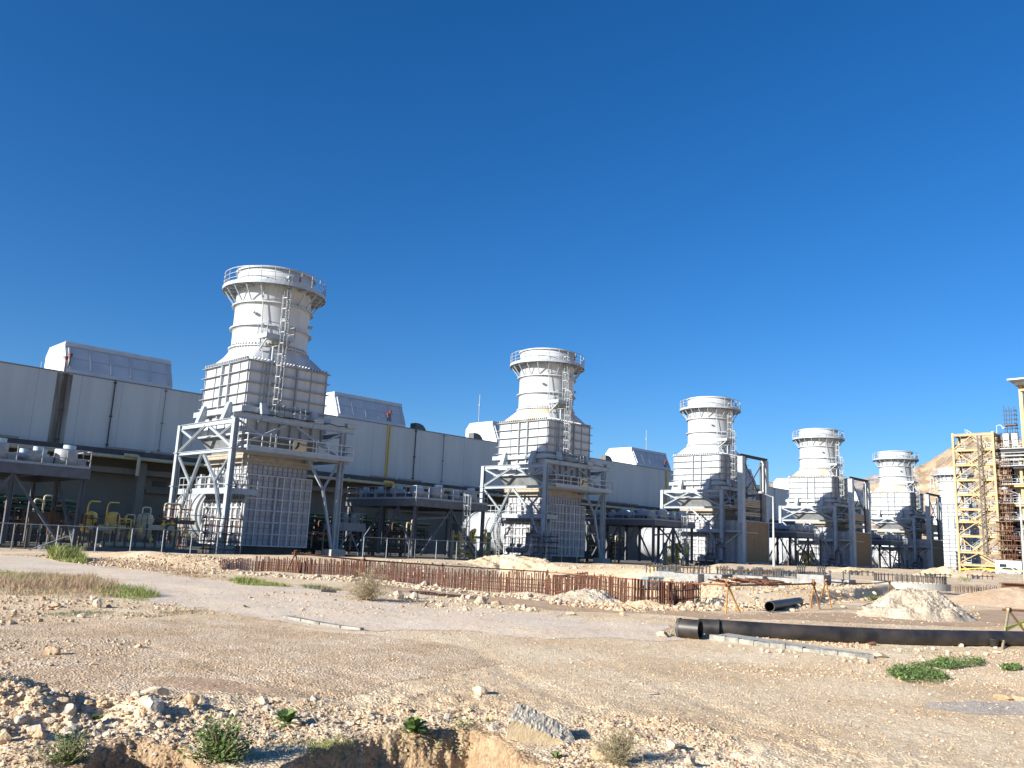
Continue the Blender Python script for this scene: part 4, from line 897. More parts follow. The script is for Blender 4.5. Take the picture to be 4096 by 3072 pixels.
b = MB(); b.pipe([(-.4, -.3, 2.2), (3.6, -.3, 2.2)], .17, 10); b.tube((.9, -.3, 2.2), (1.0, -.3, 2.2), .28, 12); b.tube((1.7, -.3, 2.2), (1.8, -.3, 2.2), .28, 12); b.build('large_pipe', M['yellow'], t)
for i in range(9):
    x = -.2+i*.95; b = MB(); z = R_.uniform(1.1, 2.6); b.tube((x, -.7, z-.3), (x, -.7, z+.35), .06, 8); b.tube((x, -.7, z-.12), (x, -.7, z+.12), .17, 10); b.ring(.12, .16, z+.33, z+.37, 14, x, -.7); b.build('valve', M[R_.choice(['darksteel', 'yellow', 'creampipe'])], t)
b = MB(); b.pipe([(-2.6, -.6, 1.15), (0.2, -.6, 1.15)], .17, 10); b.build('striped_pipe', M['yellow'], t)
b = MB()
for x in (-2.2, -1.6, -1.0, -.4): b.tube((x, -.6, 1.15), (x+.16, -.6, 1.15), .178, 12)
b.build('black_band', M['ink'], t)
b = MB(); b.pipe([(0.2, -.6, 2.0), (2.2, -.6, 2.0)], .17, 10); b.tube((.9, -.6, 2.0), (1.0, -.6, 2.0), .26, 10); b.build('white_pipe', M['drum'], t)
for i in range(14):
    x = -3.5+i*.85; b = MB(); b.box(x-.06, x+.06, -.9, -.78, 0, R_.uniform(1.6, 3.4)); b.build('stanchion', M['darksteel'], t)
for i in range(34):
    x = R_.uniform(-3.2, 8.6); y = R_.uniform(-.9, 1.8); z = R_.uniform(.5, 1.6); h_ = R_.uniform(.6, 2.0); w_ = R_.uniform(.3, 1.1); r_ = R_.choice([.035, .05, .07]); m_ = R_.choice(['creampipe', 'yellow', 'darksteel', 'pipebrown', 'darksteel', 'rust'])
    b = MB(); b.pipe([(x, y, z), (x, y, z+h_), (x+w_, y, z+h_), (x+w_, y, z+h_*.2)], r_, 8); b.build('small_pipe', M[m_], t)
    if i % 2: b = MB(); b.tube((x+w_*.5-.1, y, z+h_), (x+w_*.5+.1, y, z+h_), r_*2.6, 10); b.tube((x+w_*.5, y, z+h_), (x+w_*.5, y, z+h_+.25), .03, 6); b.tube((x+w_*.5, y, z+h_+.22), (x+w_*.5, y, z+h_+.26), .13, 12); b.build('valve', M[m_], t)
for i in range(7):
    x = -3.5+i*2.0; b = MB(); b.box(x-.08, x+.08, 1.9, 2.06, 0, 3.2); b.box(x, x+2.0, 1.92, 2.04, R_.uniform(2.2, 3.0), 3.12); b.build('pipe_support', M['pipebrown'], t)
b = MB(); b.box(-3, 9.6, -1.2, 1.4, 0, .5); b.build('base', M['platsteel'], t)
# gated screen beside the skid with wheel and warning triangle plates
t = thing('service_gate', 'grey service gate with handwheel left of the nearest tower', 'gate', (35.0, 77.2, ZG))
b = MB()
for x in (0, 1.9): b.beam((x, 0, 0), (x, 0, 3.6), .08)
for z in (.6, 1.3, 2.2, 3.6): b.beam((0, 0, z), (1.9, 0, z), .07)
b.build('frame', M['rail'], t)
b = MB(); b.ring(.32, .38, -.03, .03, 18, .8, 1.75, axis='y'); b.beam((.5, 0, 1.5), (1.1, 0, 2.0), .04); b.build('handwheel', M['darksteel'], t)
# scaffolding at the foot of towers
def scaffold(name, lab, x, y, w, d, h, lv, m='rust', rot=0):
    t = thing(name, lab, 'scaffold', (x, y, ZG), rz=rot)
    for i in range(3):
        for yy in (0, d):
            b = MB(); xx = w*i/2; b.tube((xx, yy, 0), (xx, yy, h+R_.uniform(-.4, .5)), .05, 6); b.build('upright', M[m], t)
    z = .6
    while z < h:
        b = MB()
        for yy in (0, d): b.tube((-.3, yy, z), (w+.3, yy, z), .045, 6)
        for xx in (0, w): b.tube((xx, -.3, z+.1), (xx, d+.3, z+.1), .045, 6)
        b.build('ledger', M[m], t); z += lv
    b = MB(); b.box(-.1, w+.1, 0, d, h*.62, h*.62+.06); b.build('planks', M['wood'], t)
    return t
scaffold('tube_scaffold', 'rusty tube scaffold around the near leg of the nearest tower', 35.7, 73.2, 2.6, 1.4, 3.4, .7)
scaffold('tube_scaffold', 'rusty tube scaffold beside the round duct behind the left leg of the nearest tower', 36.0, 82.8, 1.8, 1.2, 5.0, .9)
scaffold('tube_scaffold', 'tube scaffold stacked with bars at near leg of the second tower', 79.8, 73.0, 2.6, 1.4, 3.6, .7, 'darksteel')

# ------------------------------------------------------------------ fences
def fence(name, lab, pts, ztop, zbot, step=3.0, gate=()):
    t = thing(name, lab, 'fence', (pts[0][0], pts[0][1], zbot)); o = Vector((pts[0][0], pts[0][1], zbot)); h = ztop-zbot
    me_v = []; me_f = []; uv = []; acc = 0
    for p, q in zip(pts[:-1], pts[1:]):
        p = Vector((p[0], p[1], zbot))-o; q = Vector((q[0], q[1], zbot))-o; ln = (q-p).length; n = max(1, round(ln/step))
        for i in range(n+1):
            c = p.lerp(q, i/n); b = MB(); b.tube(c, c+Vector((0, 0, h)), .045, 8); b.build('post', M['rail'], t)
        b = MB(); b.tube(p+Vector((0, 0, h-.03)), q+Vector((0, 0, h-.03)), .03, 6); b.tube(p+Vector((0, 0, .08)), q+Vector((0, 0, .08)), .02, 6); b.build('top_rail', M['rail'], t)
        k = len(me_v); me_v += [p+Vector((0, 0, .05)), q+Vector((0, 0, .05)), q+Vector((0, 0, h-.05)), p+Vector((0, 0, h-.05))]; me_f.append((k, k+1, k+2, k+3)); uv += [(acc, 0), (acc+ln, 0), (acc+ln, h), (acc, h)]; acc += ln
    me = bpy.data.meshes.new('wire_mesh'); me.from_pydata(me_v, [], me_f); u = me.uv_layers.new(name='UVMap')
    for i, c in enumerate(uv): u.data[i].uv = c
    me.materials.append(M['wire']); w = bpy.data.objects.new('wire_mesh', me); C.objects.link(w); w.parent = t
    return t
f1 = fence('chain_link_fence', 'grey chain-link fence at the left in front of the yellow filter vessels', [(4, 52.5), (15.6, 58.0), (36.5, 69.2)], 1.6, -0.45, 3.4)
b = MB(); b.beam((11.6, 5.3, 0.05), (15.6, 7.2, 1.5), .06); b.build('stay', M['rail'], f1)
fence('chain_link_fence', 'chain-link fence with doubled gate posts between the first and second towers', [(49.5, 69.2), (55.2, 69.2), (56.0, 69.2), (82, 69.2)], 1.75, -0.6, 3.0)
# ------------------------------------------------------------------ lamp posts
def lamp(px, py, ptop, dist, lab):
    p = at_dist(px, py, dist); q = at_dist(ptop[0], ptop[1], dist); h = q[2]+0.6
    t = thing('street_lamp', lab, 'lamp post', (p[0], p[1], -0.2), 'tall grey lamp posts')
    b = MB(); b.tube((0, 0, 0), (0, 0, h*.55), .16, 12, .12); b.tube((0, 0, h*.55), (0, 0, h), .11, 12, .07); b.build('pole', M['lamp'], t)
    d = Vector((-_r[0], -_r[1], 0)); b = MB(); b.tube((0, 0, h-.1), d*1.3+Vector((0, 0, h+.35)), .05, 8); b.build('arm', M['lamp'], t)
    c = d*1.5+Vector((0, 0, h+.42)); b = MB(); b.lathe([(0.02, -.16), (.28, -.12), (.34, 0), (.22, .14), (.02, .2)], 16, 0, 0)
    l = b.build('lamp_head', M['drum'], t); l.location = c
lamp(3096, 2283, (3088, 1999), 108, 'grey lamp post standing between the third and fourth towers')
lamp(4097, 2250, (4083, 1990), 100, 'grey lamp post at the right edge before the boiler structure')

# ------------------------------------------------------------------ stair tower and boiler
SX, SY0, SY1 = 195.0, 51.4, 59.2
LV = [29.4, 26.1, 22.9, 19.7, 16.6, 13.5, 10.9, 7.9, 4.6, 2.0]
t = thing('stair_tower', 'pale yellow steel stair tower with zigzag flights at the right', 'stair tower', (SX, SY0, ZG)); DZ = -ZG; Wd = SY1-SY0
for x in (0, 4.2):
    for y in (0, Wd):
        b = MB(); b.hb((x, y, -.6), (x, y, 29.6), .42, .42, .08, up=(1, 0, 0)); b.build('column', M['stairyellow'], t, DZ)
for i, z in enumerate(LV):
    b = MB(); b.hb((0, .2, z-.25), (0, Wd-.2, z-.25), .3, .5, .07); b.hb((4.2, .2, z-.25), (4.2, Wd-.2, z-.25), .3, .45, .07); b.hb((.2, 0, z-.25), (4, 0, z-.25), .3, .4, .07); b.hb((.2, Wd, z-.25), (4, Wd, z-.25), .3, .4, .07); b.build('level_beam', M['stairyellow'], t, DZ)
    zl = LV[i+1] if i+1 < len(LV) else -.5
    ctr = (z-.5, zl) if i % 2 == 0 else (zl, z-.5)
    for y0_, y1_ in ((0.2, Wd/2-.3), (Wd-.2, Wd/2+.3)):
        b = MB(); b.beam((0, y0_, ctr[1]+.15), (0, y1_, ctr[0]), .17); b.build('brace', M['stairyellow'], t, DZ)
        b = MB(); b.beam((4.2, y0_, ctr[1]+.15), (4.2, y1_, ctr[0]), .13); b.build('brace', M['stairyellow'], t, DZ)
    b = MB(); b.beam((.2, Wd, zl+.2), (4, Wd, z-.5), .2); b.build('brace', M['stairyellow'], t, DZ)
    # stair flight with saw-tooth treads
    fl = thing('stair_flight', None, None); fl.parent = t
    ya, yb = (1.4, 5.6) if i % 2 == 0 else (5.6, 1.4)
    for xx in (1.0, 2.4):
        b = MB(); b.beam((xx, ya, zl), (xx, yb, z), .08, .34); b.build('stringer', M['stairyellow'], fl, DZ)
        b = MB(); b.beam((xx, ya, zl+1.1), (xx, yb, z+1.1), .06); b.beam((xx, ya, zl+.6), (xx, yb, z+.6), .05)
        for k in range(5): u = k/4; b.beam((xx, ya+(yb-ya)*u, zl+(z-zl)*u), (xx, ya+(yb-ya)*u, zl+(z-zl)*u+1.1), .05)
        b.build('handrail', M['steel'], fl, DZ)
    n = 12; b = MB()
    for k in range(n): u = (k+.5)/n; b.box(1.0, 2.4, ya+(yb-ya)*u-.15, ya+(yb-ya)*u+.15, zl+(z-zl)*u-.03, zl+(z-zl)*u+.03)
    b.build('treads', M['darksteel'], fl, DZ)
    b = MB(); b.box(.4, 3.8, 5.6, Wd-.2, z-.02, z+.05); b.box(.4, 3.8, .2, 1.4, z-.02, z+.05)
    if i: railing(b, [(.3, .3), (.3, 1.4)], z+.05, 1.1); railing(b, [(.3, 5.6), (.3, Wd-.3), (3.9, Wd-.3)], z+.05, 1.1, step=1.0)
    b.build('landing', M['steel'], t, DZ)
b = MB(); b.box(1.2, 3.6, 1.2, 3.2, .6, 2.4); b.build('wall_panel', M['stairyellow'], t, DZ)
# hoist mast
t = thing('hoist_mast', 'thin dark lattice hoist mast running up the yellow stair tower', 'hoist mast', (SX-1.3, SY0+2.0, ZG))
for x, y in ((0, 0), (.7, 0), (0, .7), (.7, .7)):
    b = MB(); b.beam((x, y, 4.5), (x, y, 29.3), .11); b.build('chord', M['darksteel'], t)
for k in range(33):
    z = 4.6+k*.75; b = MB(); b.beam((0, 0, z), (0, .7, z), .06); b.beam((0, 0, z), (0, .7, z+.75), .06); b.beam((0, 0, z), (.7, 0, z+.75), .06); b.beam((.7, 0, z), (0, 0, z), .06); b.build('lacing', M['darksteel'], t)
# boiler block right of the stairs
t = thing('boiler_building', 'cluttered steel boiler building with platforms and white casings at the right edge', 'boiler building', (197.0, 31.2, ZG))
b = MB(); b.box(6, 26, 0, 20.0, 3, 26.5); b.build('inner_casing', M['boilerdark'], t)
for y0_, y1_, z0_, z1_, x0_, m in ((14.5, 16.4, 9, 22.5, 3.5, 'boilerwhite'), (17.0, 18.2, 11, 23.5, 4.2, 'boilerwhite'), (18.8, 20.6, 3.5, 8.0, 4.5, 'boilerdark'), (10, 14, 4, 20, 3.8, 'boilerwhite'), (18.9, 20.2, 14, 17.5, 5, 'drum'), (15.2, 16.8, 4.6, 7.6, 3.2, 'drum')):
    b = MB(); b.box(x0_, x0_+4, y0_, y1_, z0_, z1_)
    for z in np.arange(z0_+.3, z1_, 1.3): b.box(x0_-.12, x0_, y0_, y1_, z-.06, z+.06)
    for y in np.arange(y0_+.05, y1_, .9): b.box(x0_-.1, x0_, y-.05, y+.05, z0_, z1_)
    b.build('ribbed_casing', M[m], t)
for y, z1_ in ((21.0, 27), (19.2, 12.5), (16.2, 27.5), (13.5, 27)):
    b = MB(); b.hb((1.5, y, 0), (1.5, y, z1_), .5, .5, .09, up=(1, 0, 0)); b.build('column', M['stairyellow'], t)
for z, y1_, y0_ in ((2.0, 21.2, 8), (5.2, 21.2, 8), (8.3, 20.5, 8), (11.9, 20.6, 8), (15.2, 21.2, 8), (19.2, 21.2, 8), (23.0, 20.8, 8), (26.6, 21.4, 8)):
    b = MB(); b.box(0, 4.2, y0_, y1_, z-.12, z); b.hb((.3, y0_, z-.35), (.3, y1_, z-.35), .3, .45, .06); pf = b.build('platform', M['stairyellow'] if z in (5.2, 15.2, 2.0, 19.2) else M['boilerdark'], t)
    b = MB(); railing(b, [(.1, y1_), (.1, y0_)], z, 1.15, step=.9); b.build('railing', M['rail'], pf)
    if z in (5.2, 8.3, 11.9): b = MB(); b.box(-.7, 0, y0_+1, y1_-1.0, z-.3, z-.2); b.build('planks', M['wood'], pf)
for i in range(90):
    y = R_.uniform(13, 20.9); z = R_.uniform(2, 26); ln = R_.uniform(1, 4); b = MB(); r = R_.choice([.06, .1, .16, .25])
    if i % 2: b.pipe([(2.6, y, z), (2.6, y, z+ln*.7), (2.6, y-ln*.5, z+ln*.7)], r, 8)
    else: b.pipe([(2.9, y, z), (2.9, y-ln, z), (2.9, y-ln, z-ln*.4)], r, 8)
    b.build('pipe', M[R_.choice(['drum', 'boilerwhite', 'darksteel', 'steel', 'rust', 'creampipe'])], t)
for y in (20.6, 19.4, 17.6):
    b = MB(); b.tube((3.4, y, 5.3), (3.4, y, 8.0+R_.uniform(0, 1.5)), .3, 12); b.tube((3.4, y, 6.2), (3.4, y, 6.5), .45, 12); b.build('vertical_vessel', M['drum'], t)
for i in range(36):
    y = R_.uniform(13, 20.5); z = R_.choice([2.0, 5.2, 8.3, 11.9, 15.2, 19.2, 23.0]); b = MB(); b.box(1.8, 2.8, y, y+R_.uniform(.5, 1.2), z+.05, z+R_.uniform(.6, 1.5)); b.build('equipment_box', M[R_.choice(['drum', 'boilerdark', 'platsteel', 'creampipe'])], t)
for z in (25.2, 25.9, 24.4): b = MB(); b.tube((.6, 8, z), (.6, 20.8, z), .2, 10); b.build('roof_pipe', M['drum'], t)
for y in (16.3, 17.9):
    b = MB(); b.box(.6, 2.0, y, y+1.1, 28.6, 29.9)
    for dy in (.1, 1.0): b.beam((.8, y+dy, 26.6), (.8, y+dy, 28.6), .12)
    b.box(.9, 1.7, y+.2, y+.9, 27.2, 28.4); b.build('silencer', M['white'], t)
b = MB(); b.hb((2.5, 15.5, 26.6), (2.5, 15.5, 40.2), .7, .7, .1, up=(1, 0, 0)); b.build('roof_column', M['stairyellow'], t)
b = MB(); b.box(-1.5, 8, 6, 17.0, 40.9, 41.2); b.box(.8, 7, 6, 16.3, 40.2, 40.89); b.build('top_roof', M['white'], t)
b = MB(); b.box(.0, 6, 6, 15.2, 38.7, 39.1); b.box(1.5, 6, 6, 12.6, 33, 33.6); b.box(1.5, 6, 6, 12.6, 30, 30.3); b.build('roof_beam', M['stairyellow'], t)
sc = [(18.0, 20.4, 26.6, 3.6), (14.6, 17.6, 29.9, 6.6)]
for i, (ya, yb, z0_, h) in enumerate(((20.6, 22.0, 26.6, 3.6), (18.0, 19.9, 26.8, 9.0))):
    s = thing('roof_scaffold', ['low scaffold on the boiler roof beside the stair tower', 'tall dark scaffold standing on the boiler roof'][i], 'scaffold', (198.5, 30+ya, z0_-.6), 'scaffolds on the boiler roof')
    w = yb-ya
    for y in (0, w*.5, w):
        for x in (0, 1.6): b = MB(); b.tube((x, y, 0), (x, y, h+R_.uniform(-.4, .5)), .06, 6); b.build('upright', M['darksteel'], s)
    z = .6
    while z < h: b = MB(); b.tube((0, -.4, z), (0, w+.4, z), .05, 6); b.tube((1.6, -.4, z), (1.6, w+.4, z), .05, 6); b.tube((-.3, 0, z), (2, 0, z), .05, 6); b.build('ledger', M['darksteel'], s); z += .95
    b = MB(); b.box(-.1, 1.7, -.2, w+.2, h*.55, h*.55+.12); b.box(-.1, 1.7, -.2, w+.2, h*.1, h*.1+.1); b.build('planks', M['wood'], s)
    if i == 0: b = MB(); b.pipe([(0, .9, h), (0, .9, h+1.6), (0, .2, h+1.8), (0, -.3, h+1.2)], .07, 8, 4); b.tube((0, -.3, h+1.25), (0, -.5, h+.9), .2, 10, .34); b.build('floodlight', M['white'], s)
# scaffold cladding in front of the boiler, low down
for i, (y0_, w, h, l) in enumerate(((49.0, 2.4, 11.5, 'brown plank scaffold at the foot of the boiler building, right of the stairs'), (45.2, 3.2, 9.0, 'lower plank scaffold at the far right foot of the boiler building'), (49.2, 2.3, 24.5, 'tall thin plank scaffold up the full height of the boiler building'))):
    s = thing('plank_scaffold', l, 'scaffold', (194.2 if h < 20 else 196.0, y0_, ZG))
    for y in np.linspace(0, w, 4):
        for x in (0, 1.4): b = MB(); b.tube((x, y, 0), (x, y, h), .055, 6); b.build('upright', M['rust'], s)
    for z in np.arange(1.8, h, 1.9): b = MB(); b.box(-.1, 1.5, -.5, w+.5, z, z+.12); b.tube((0, -.6, z+1), (0, w+.6, z+1), .05, 6); b.build('planks', M['wood'], s)
# cabin and car near the stair tower
t = thing('site_cabin', 'white site cabin at the foot of the boiler building', 'cabin', (186.5, 45.6, 0.0))
b = MB(); b.box(0, 2.6, 0, 4.6, 0, 2.9)
for y in np.arange(.2, 4.6, .5): b.box(-.03, 0, y, y+.06, .1, 2.8)
b.build('shell', M['white'], t)
b = MB(); b.box(-.05, -.031, 2.6, 3.8, 1.6, 2.2); b.build('window', M['glass'], t)
def car():
    t = thing('parked_car', 'white car parked before the cabin at the right edge', 'car', (180.5, 46.0, 0.15), rz=math.radians(80))
    pr = [(-2.1, .35), (-2.15, .75), (-1.9, .95), (-1.1, 1.0), (-.5, 1.42), (.9, 1.45), (1.6, 1.02), (2.1, .9), (2.15, .4)]
    b = MB(); n = len(pr)
    vs = [(x, -.82 if z > 1.05 else -.88, z) for x, z in pr]+[(x, .82 if z > 1.05 else .88, z) for x, z in pr]
    b.add(vs, [tuple(range(n))[::-1], tuple(range(n, 2*n))]+[(i, (i+1) % n, n+(i+1) % n, n+i) for i in range(n)]); b.build('body', M['carwhite'], t)
    b = MB()
    for s in (-1, 1): b.add([(-.95, s*.885, 1.0), (1.45, s*.885, 1.0), (.85, s*.84, 1.38), (-.45, s*.84, 1.36)], [(0, 1, 2, 3)])
    b.add([(-1.12, -.7, 1.01), (-1.12, .7, 1.01), (-.53, .7, 1.43), (-.53, -.7, 1.43)], [(0, 1, 2, 3)]); b.build('windows', M['glass'], t)
    for x in (-1.35, 1.35):
        for s in (-1, 1):
            b = MB(); b.tube((x, s*.72, .33), (x, s*.92, .33), .33, 18); w = b.build('wheel', M['tyre'], t); b = MB(); b.tube((x, s*.925, .33), (x, s*.935, .33), .19, 12); b.build('rim', M['drum'], w)
    for s in (-1, 1): b = MB(); b.box(-2.17, -2.13, s*.55-.15, s*.55+.15, .62, .78); b.build('headlight', M['boilerwhite'], t)
car()
b = MB(); pts = [at_dist(3838, 2277, 150), at_dist(3920, 2273, 148), at_dist(4000, 2280, 146), at_dist(4110, 2286, 144)]
for p, q in zip(pts[:-1], pts[1:]): b.beam(p, q, .02, .13)
o = b.build('barrier_tape', M['tape']); tag(o, 'long thin yellow tape strung across the foot of the stair tower', 'tape')
# ------------------------------------------------------------------ foreground
CAMV = Vector(CAM)
def base_top(px, feet, top):
    "ground points of the feet and height of the top standing over their middle"
    F_ = [GP(*f) for f in feet]; m = sum(F_, Vector())/len(F_); d = ray(*top); k = math.hypot(m.x, m.y)/math.hypot(d[0], d[1]); return F_, Vector(CAM+d*k)
TR = {}
def trestle(key, top, feet, m, lab, extra=None, r=0.028):
    F_, T_ = base_top(None, feet, top); o = sum(F_, Vector())/len(F_)
    t = thing('barrier_trestle', lab, 'barrier trestle', o, 'tube trestles of the pit barrier')
    dirv = Vector((o.x, o.y, 0)).normalized()
    for i, f in enumerate(F_):
        b = MB(); k = (T_-f).normalized(); b.tube(f-o-Vector((0, 0, .03)), T_-o+k*.14, r, 8); b.build('leg', M[m if not isinstance(m, tuple) else m[i % len(m)]], t)
    b = MB(); b.box(-.07, .07, -.05, .05, -.06, .06); c = b.build('coupler', M['rust'], t); c.location = T_-o
    TR[key] = T_
def rail(p, q, m, lab, sag=0.0, r=0.026, ext=0.15):
    p = Vector(p); q = Vector(q); d = (q-p).normalized(); p = p-d*ext; q = q+d*ext; b = MB(); n = 8 if sag else 1
    pts = [p.lerp(q, i/n)-Vector((0, 0, sag*4*(i/n)*(1-i/n))) - p for i in range(n+1)]
    if n == 1: b.tube(pts[0], pts[1], r, 8)
    else:
        for a, c in zip(pts[:-1], pts[1:]): b.tube(a, c, r, 8)
    o = b.build('barrier_rail', M[m]); o.location = p; tag(o, lab, 'barrier rail', 'rails of the pit barrier')
trestle('j', (1182, 2213), [(1143, 2290), (1214, 2290)], 'rust', 'rusty tube trestle below the right leg of the nearest tower', r=.035)
trestle('i', (1456, 2241), [(1429, 2294), (1473, 2302)], 'rust', 'rusty tube trestle at the left end of the open rebar row', r=.035)
trestle('h', (1770, 2262), [(1768, 2343), (1785, 2342)], 'rust', 'narrow rusty trestle against the middle of the rebar row')
trestle('g', (2190, 2288), [(2164, 2378), (2203, 2380)], 'rust', 'rusty trestle of two upright tubes beside the rubble pile')
trestle('f', (2686, 2330), [(2680, 2440), (2696, 2438), (2646, 2406)], ('rust', 'rust', 'oldyellow'), 'tall trestle with one yellow prop at the right end of the rebar')
trestle('a', (2911, 2340), [(2903, 2454), (2962, 2452)], 'oldyellow', 'yellow and rust trestle left of the short black pipe')
trestle('b', (3254, 2334), [(3241, 2434), (3281, 2439)], ('oldyellow', 'rust'), 'rust-legged trestle just right of the short black pipe')
trestle('c', (3303, 2325), [(3281, 2408), (3327, 2434)], 'oldyellow', 'yellow-legged trestle paired with the one right of the short pipe')
trestle('d', (3557, 2326), [(3551, 2392), (3580, 2374)], 'oldyellow', 'yellow trestle behind the gravel heap on its left')
trestle('e', (4034, 2440), [(4008, 2600), (4098, 2520)], 'paleyellow', 'faded yellow trestle wrapped in tape at the right edge', r=.03)
rail(TR['j'], TR['i'], 'railrust', 'rusty pole from the trestle under the nearest tower to the next', r=.035)
rail(TR['i'], TR['h'], 'railrust', 'rusty pole over the left stretch of the rebar row', r=.035)
rail(TR['h'], TR['g'], 'railrust', 'rusty pole over the middle stretch of the rebar row', r=.034)
rail(TR['g'], TR['f'], 'railrust', 'rusty pole over the right stretch of the rebar row', r=.032)
rail(TR['f'], TR['a'], 'railrust', 'rusty pole from the end of the rebar to the yellow trestle')
rail(TR['a'], TR['b'], 'rust', 'rusty pole above the short black pipe', .02)
rail(TR['c'], TR['d'], 'rust', 'sagging rusty pole between yellow trestles before the ring foundation', .09)
rail(TR['e'], TR['e']+Vector(_r)*1.2, 'rust', 'rusty pole leaving the frame at the taped trestle')
P_ = TR['e']; q1 = GP(4008, 2600); q2 = GP(4098, 2520)
b = MB(); a = q1.lerp(P_, .44); c = q2.lerp(P_, .42)+Vector((0, 0, -.05)); b.beam(a, c, .008, .05); b.beam(c, c+Vector(_r)*1.0, .008, .05); b.beam(a+Vector((0, 0, .05)), c+Vector((0, 0, .22))+Vector(_r)*.6, .008, .045)
tag(b.build('barrier_tape', M['tape']), 'yellow tape wound round the trestle at the right edge', 'tape')

# rebar rows
def rebar_row(p0px, p1px, n, zt0, zt1, lab, zb=-1.0, back=0.5, seed=1, gapf=0.0, hor=2):
    rd = random.Random(seed); a = G(*p0px); c = G(*p1px); a = Vector((a[0], a[1], 0)); c = Vector((c[0], c[1], 0))
    a += a.normalized()*back; c += c.normalized()*back
    t = thing('rebar_cage', lab, 'rebar cage', (a.x, a.y, zb), 'rebar cages standing in the pit')
    me = None
    for i in range(n):
        u = (i+rd.uniform(-.25, .25))/max(1, n-1); p = a.lerp(c, u)-a; h = zt0+(zt1-zt0)*u-zb-rd.choice([0, 0, .02, .05, .12])
        if me is None:
            b = MB(); b.tube((0, 0, 0), (0, 0, 1), .021, 6); o = b.build('vertical_bar', M['rebar'], t); me = o.data
        else:
            o = bpy.data.objects.new('vertical_bar', me); C.objects.link(o); o.parent = t
        o.location = p; o.scale = (1, 1, h*(1.0 if hor == 0 else 1.07)); o.rotation_euler = (rd.uniform(-.02, .02), rd.uniform(-.02, .02), 0)
    for k in range(hor):
        b = MB(); z = (zt0-zb)-.18-.28*k; b.tube(Vector((0, 0, z)), c-a+Vector((0, 0, z+zt1-zt0)), .018, 6); b.build('horizontal_bar', M['rebar'], t)
    return t
rebar_row((880, 2282), (1180, 2296), 44, .42, .50, 'dark shaded rebar row below the nearest tower', seed=1, back=1.0)
rebar_row((1020, 2283), (1480, 2306), 60, .52, .56, 'dense rebar row in shade left of the rusty trestle pair', seed=2, back=1.6)
rebar_row((1180, 2296), (1470, 2312), 44, .50, .60, 'front rebar row left of the crossing trestle', seed=3, back=.9)
rebar_row((1480, 2312), (1775, 2350), 46, .60, .64, 'rebar row between the crossing trestle and the next one', seed=4)
rebar_row((1500, 2308), (2180, 2372), 62, .25, .35, 'short back rebar row behind the middle of the pit', seed=5, back=2.2)
rebar_row((1790, 2352), (2190, 2380), 52, .60, .66, 'rebar row in full sun over the middle of the pit', seed=6)
rebar_row((2215, 2385), (2530, 2420), 48, .60, .68, 'rebar row behind the rubble pile', seed=7)
rebar_row((2530, 2420), (2690, 2425), 30, .68, .62, 'rebar row at the corner of the pit', seed=8)
rebar_row((2690, 2425), (2800, 2408), 26, .62, .60, 'rebar row at the right end of the pit', seed=9)
rebar_row((2310, 2345), (2500, 2405), 26, .55, .60, 'back rebar row turning the corner near the rubble pile', seed=10, back=1.5)
for i, (x, y, w, l) in enumerate(((3690, 2358, 90, 'cut rusty bars left of the ring foundation foot'), (3870, 2372, 90, 'rusty bar stubs right of the gravel heap'), (3945, 2370, 80, 'rusty bar stubs farther right, next to the sand mound'), (3610, 2355, 60, 'rusty bar stubs behind the gravel heap'))):
    rebar_row((x-w/2, y), (x+w/2, y), 12, Hs(*G(x, y)[:2])+.42, Hs(*G(x, y)[:2])+.42, l, zb=Hs(*G(x, y)[:2])-.1, back=0, seed=20+i, hor=0)

rebar_row((2190, 2376), (2330, 2392), 22, .5, .55, 'back rebar row behind the two-tube trestle', seed=41, back=2.0)
rebar_row((2540, 2412), (2790, 2405), 34, .52, .55, 'back rebar row near the right end of the pit', seed=42, back=1.6)
# foundations on the far side
def ground_at(px, py, z):
    p = G(px, py, z); return Vector(p)
def bolts(t, x0, x1, y0, y1, z, n, m=2, h=.5, plate=True):
    for i in range(n):
        for j in range(m):
            x = x0+(x1-x0)*(i/(max(1, n-1))); y = y0+(y1-y0)*(j/max(1, m-1)); b = MB(); b.tube((x, y, z), (x, y, z+h), .035, 6); b.box(x-.07, x+.07, y-.07, y+.07, z+h-.12, z+h-.06); b.build('anchor_bolt', M['darksteel'], t)
fb = [((3050, 3108), 2332, 26, 1, 'long low concrete block in front of the lamp post base'), ((3112, 3200), 2334, 24, 1, 'concrete block second right from the lamp post base'), ((3206, 3290), 2342, 26, 1, 'concrete block with bolts behind the short black pipe'), ((3296, 3380), 2348, 46, 1, 'tallest grey concrete block, behind the paired trestles'),
      ((3396, 3480), 2347, 26, 0, 'pale block adjoining the ring foundation on the left'), ((2791, 2858), 2318, 22, 0, 'small pale concrete block with dark end behind the pit'), ((2887, 3005), 2318, 20, 1, 'concrete block with bar clusters left of the lamp post'), ((2700, 2790), 2302, 14, 1, 'bar-topped foundation block before the third tower')]
for (x0_, x1_), yb_, hp_, hb_, l in fb:
    zb = 0.32; p = ground_at(x0_, yb_, zb); q = ground_at(x1_, yb_, zb); D = math.hypot(p.x, p.y); hh = hp_/FOC*D*.9
    ang = math.atan2(q.y-p.y, q.x-p.x); L_ = (q-p).length
    t = thing('foundation_block', l, 'foundation block', (p.x, p.y, zb-.15), 'concrete foundation blocks', rz=ang+0.25)
    b = MB(); b.box(0, L_*.72, 0, 1.3, 0, hh+.15); b.build('block', M['greyconc'], t)
    bolts(t, .2, L_*.7, .3, 1.3, hh+.15, 4 if hb_ else 2, 2, .45)
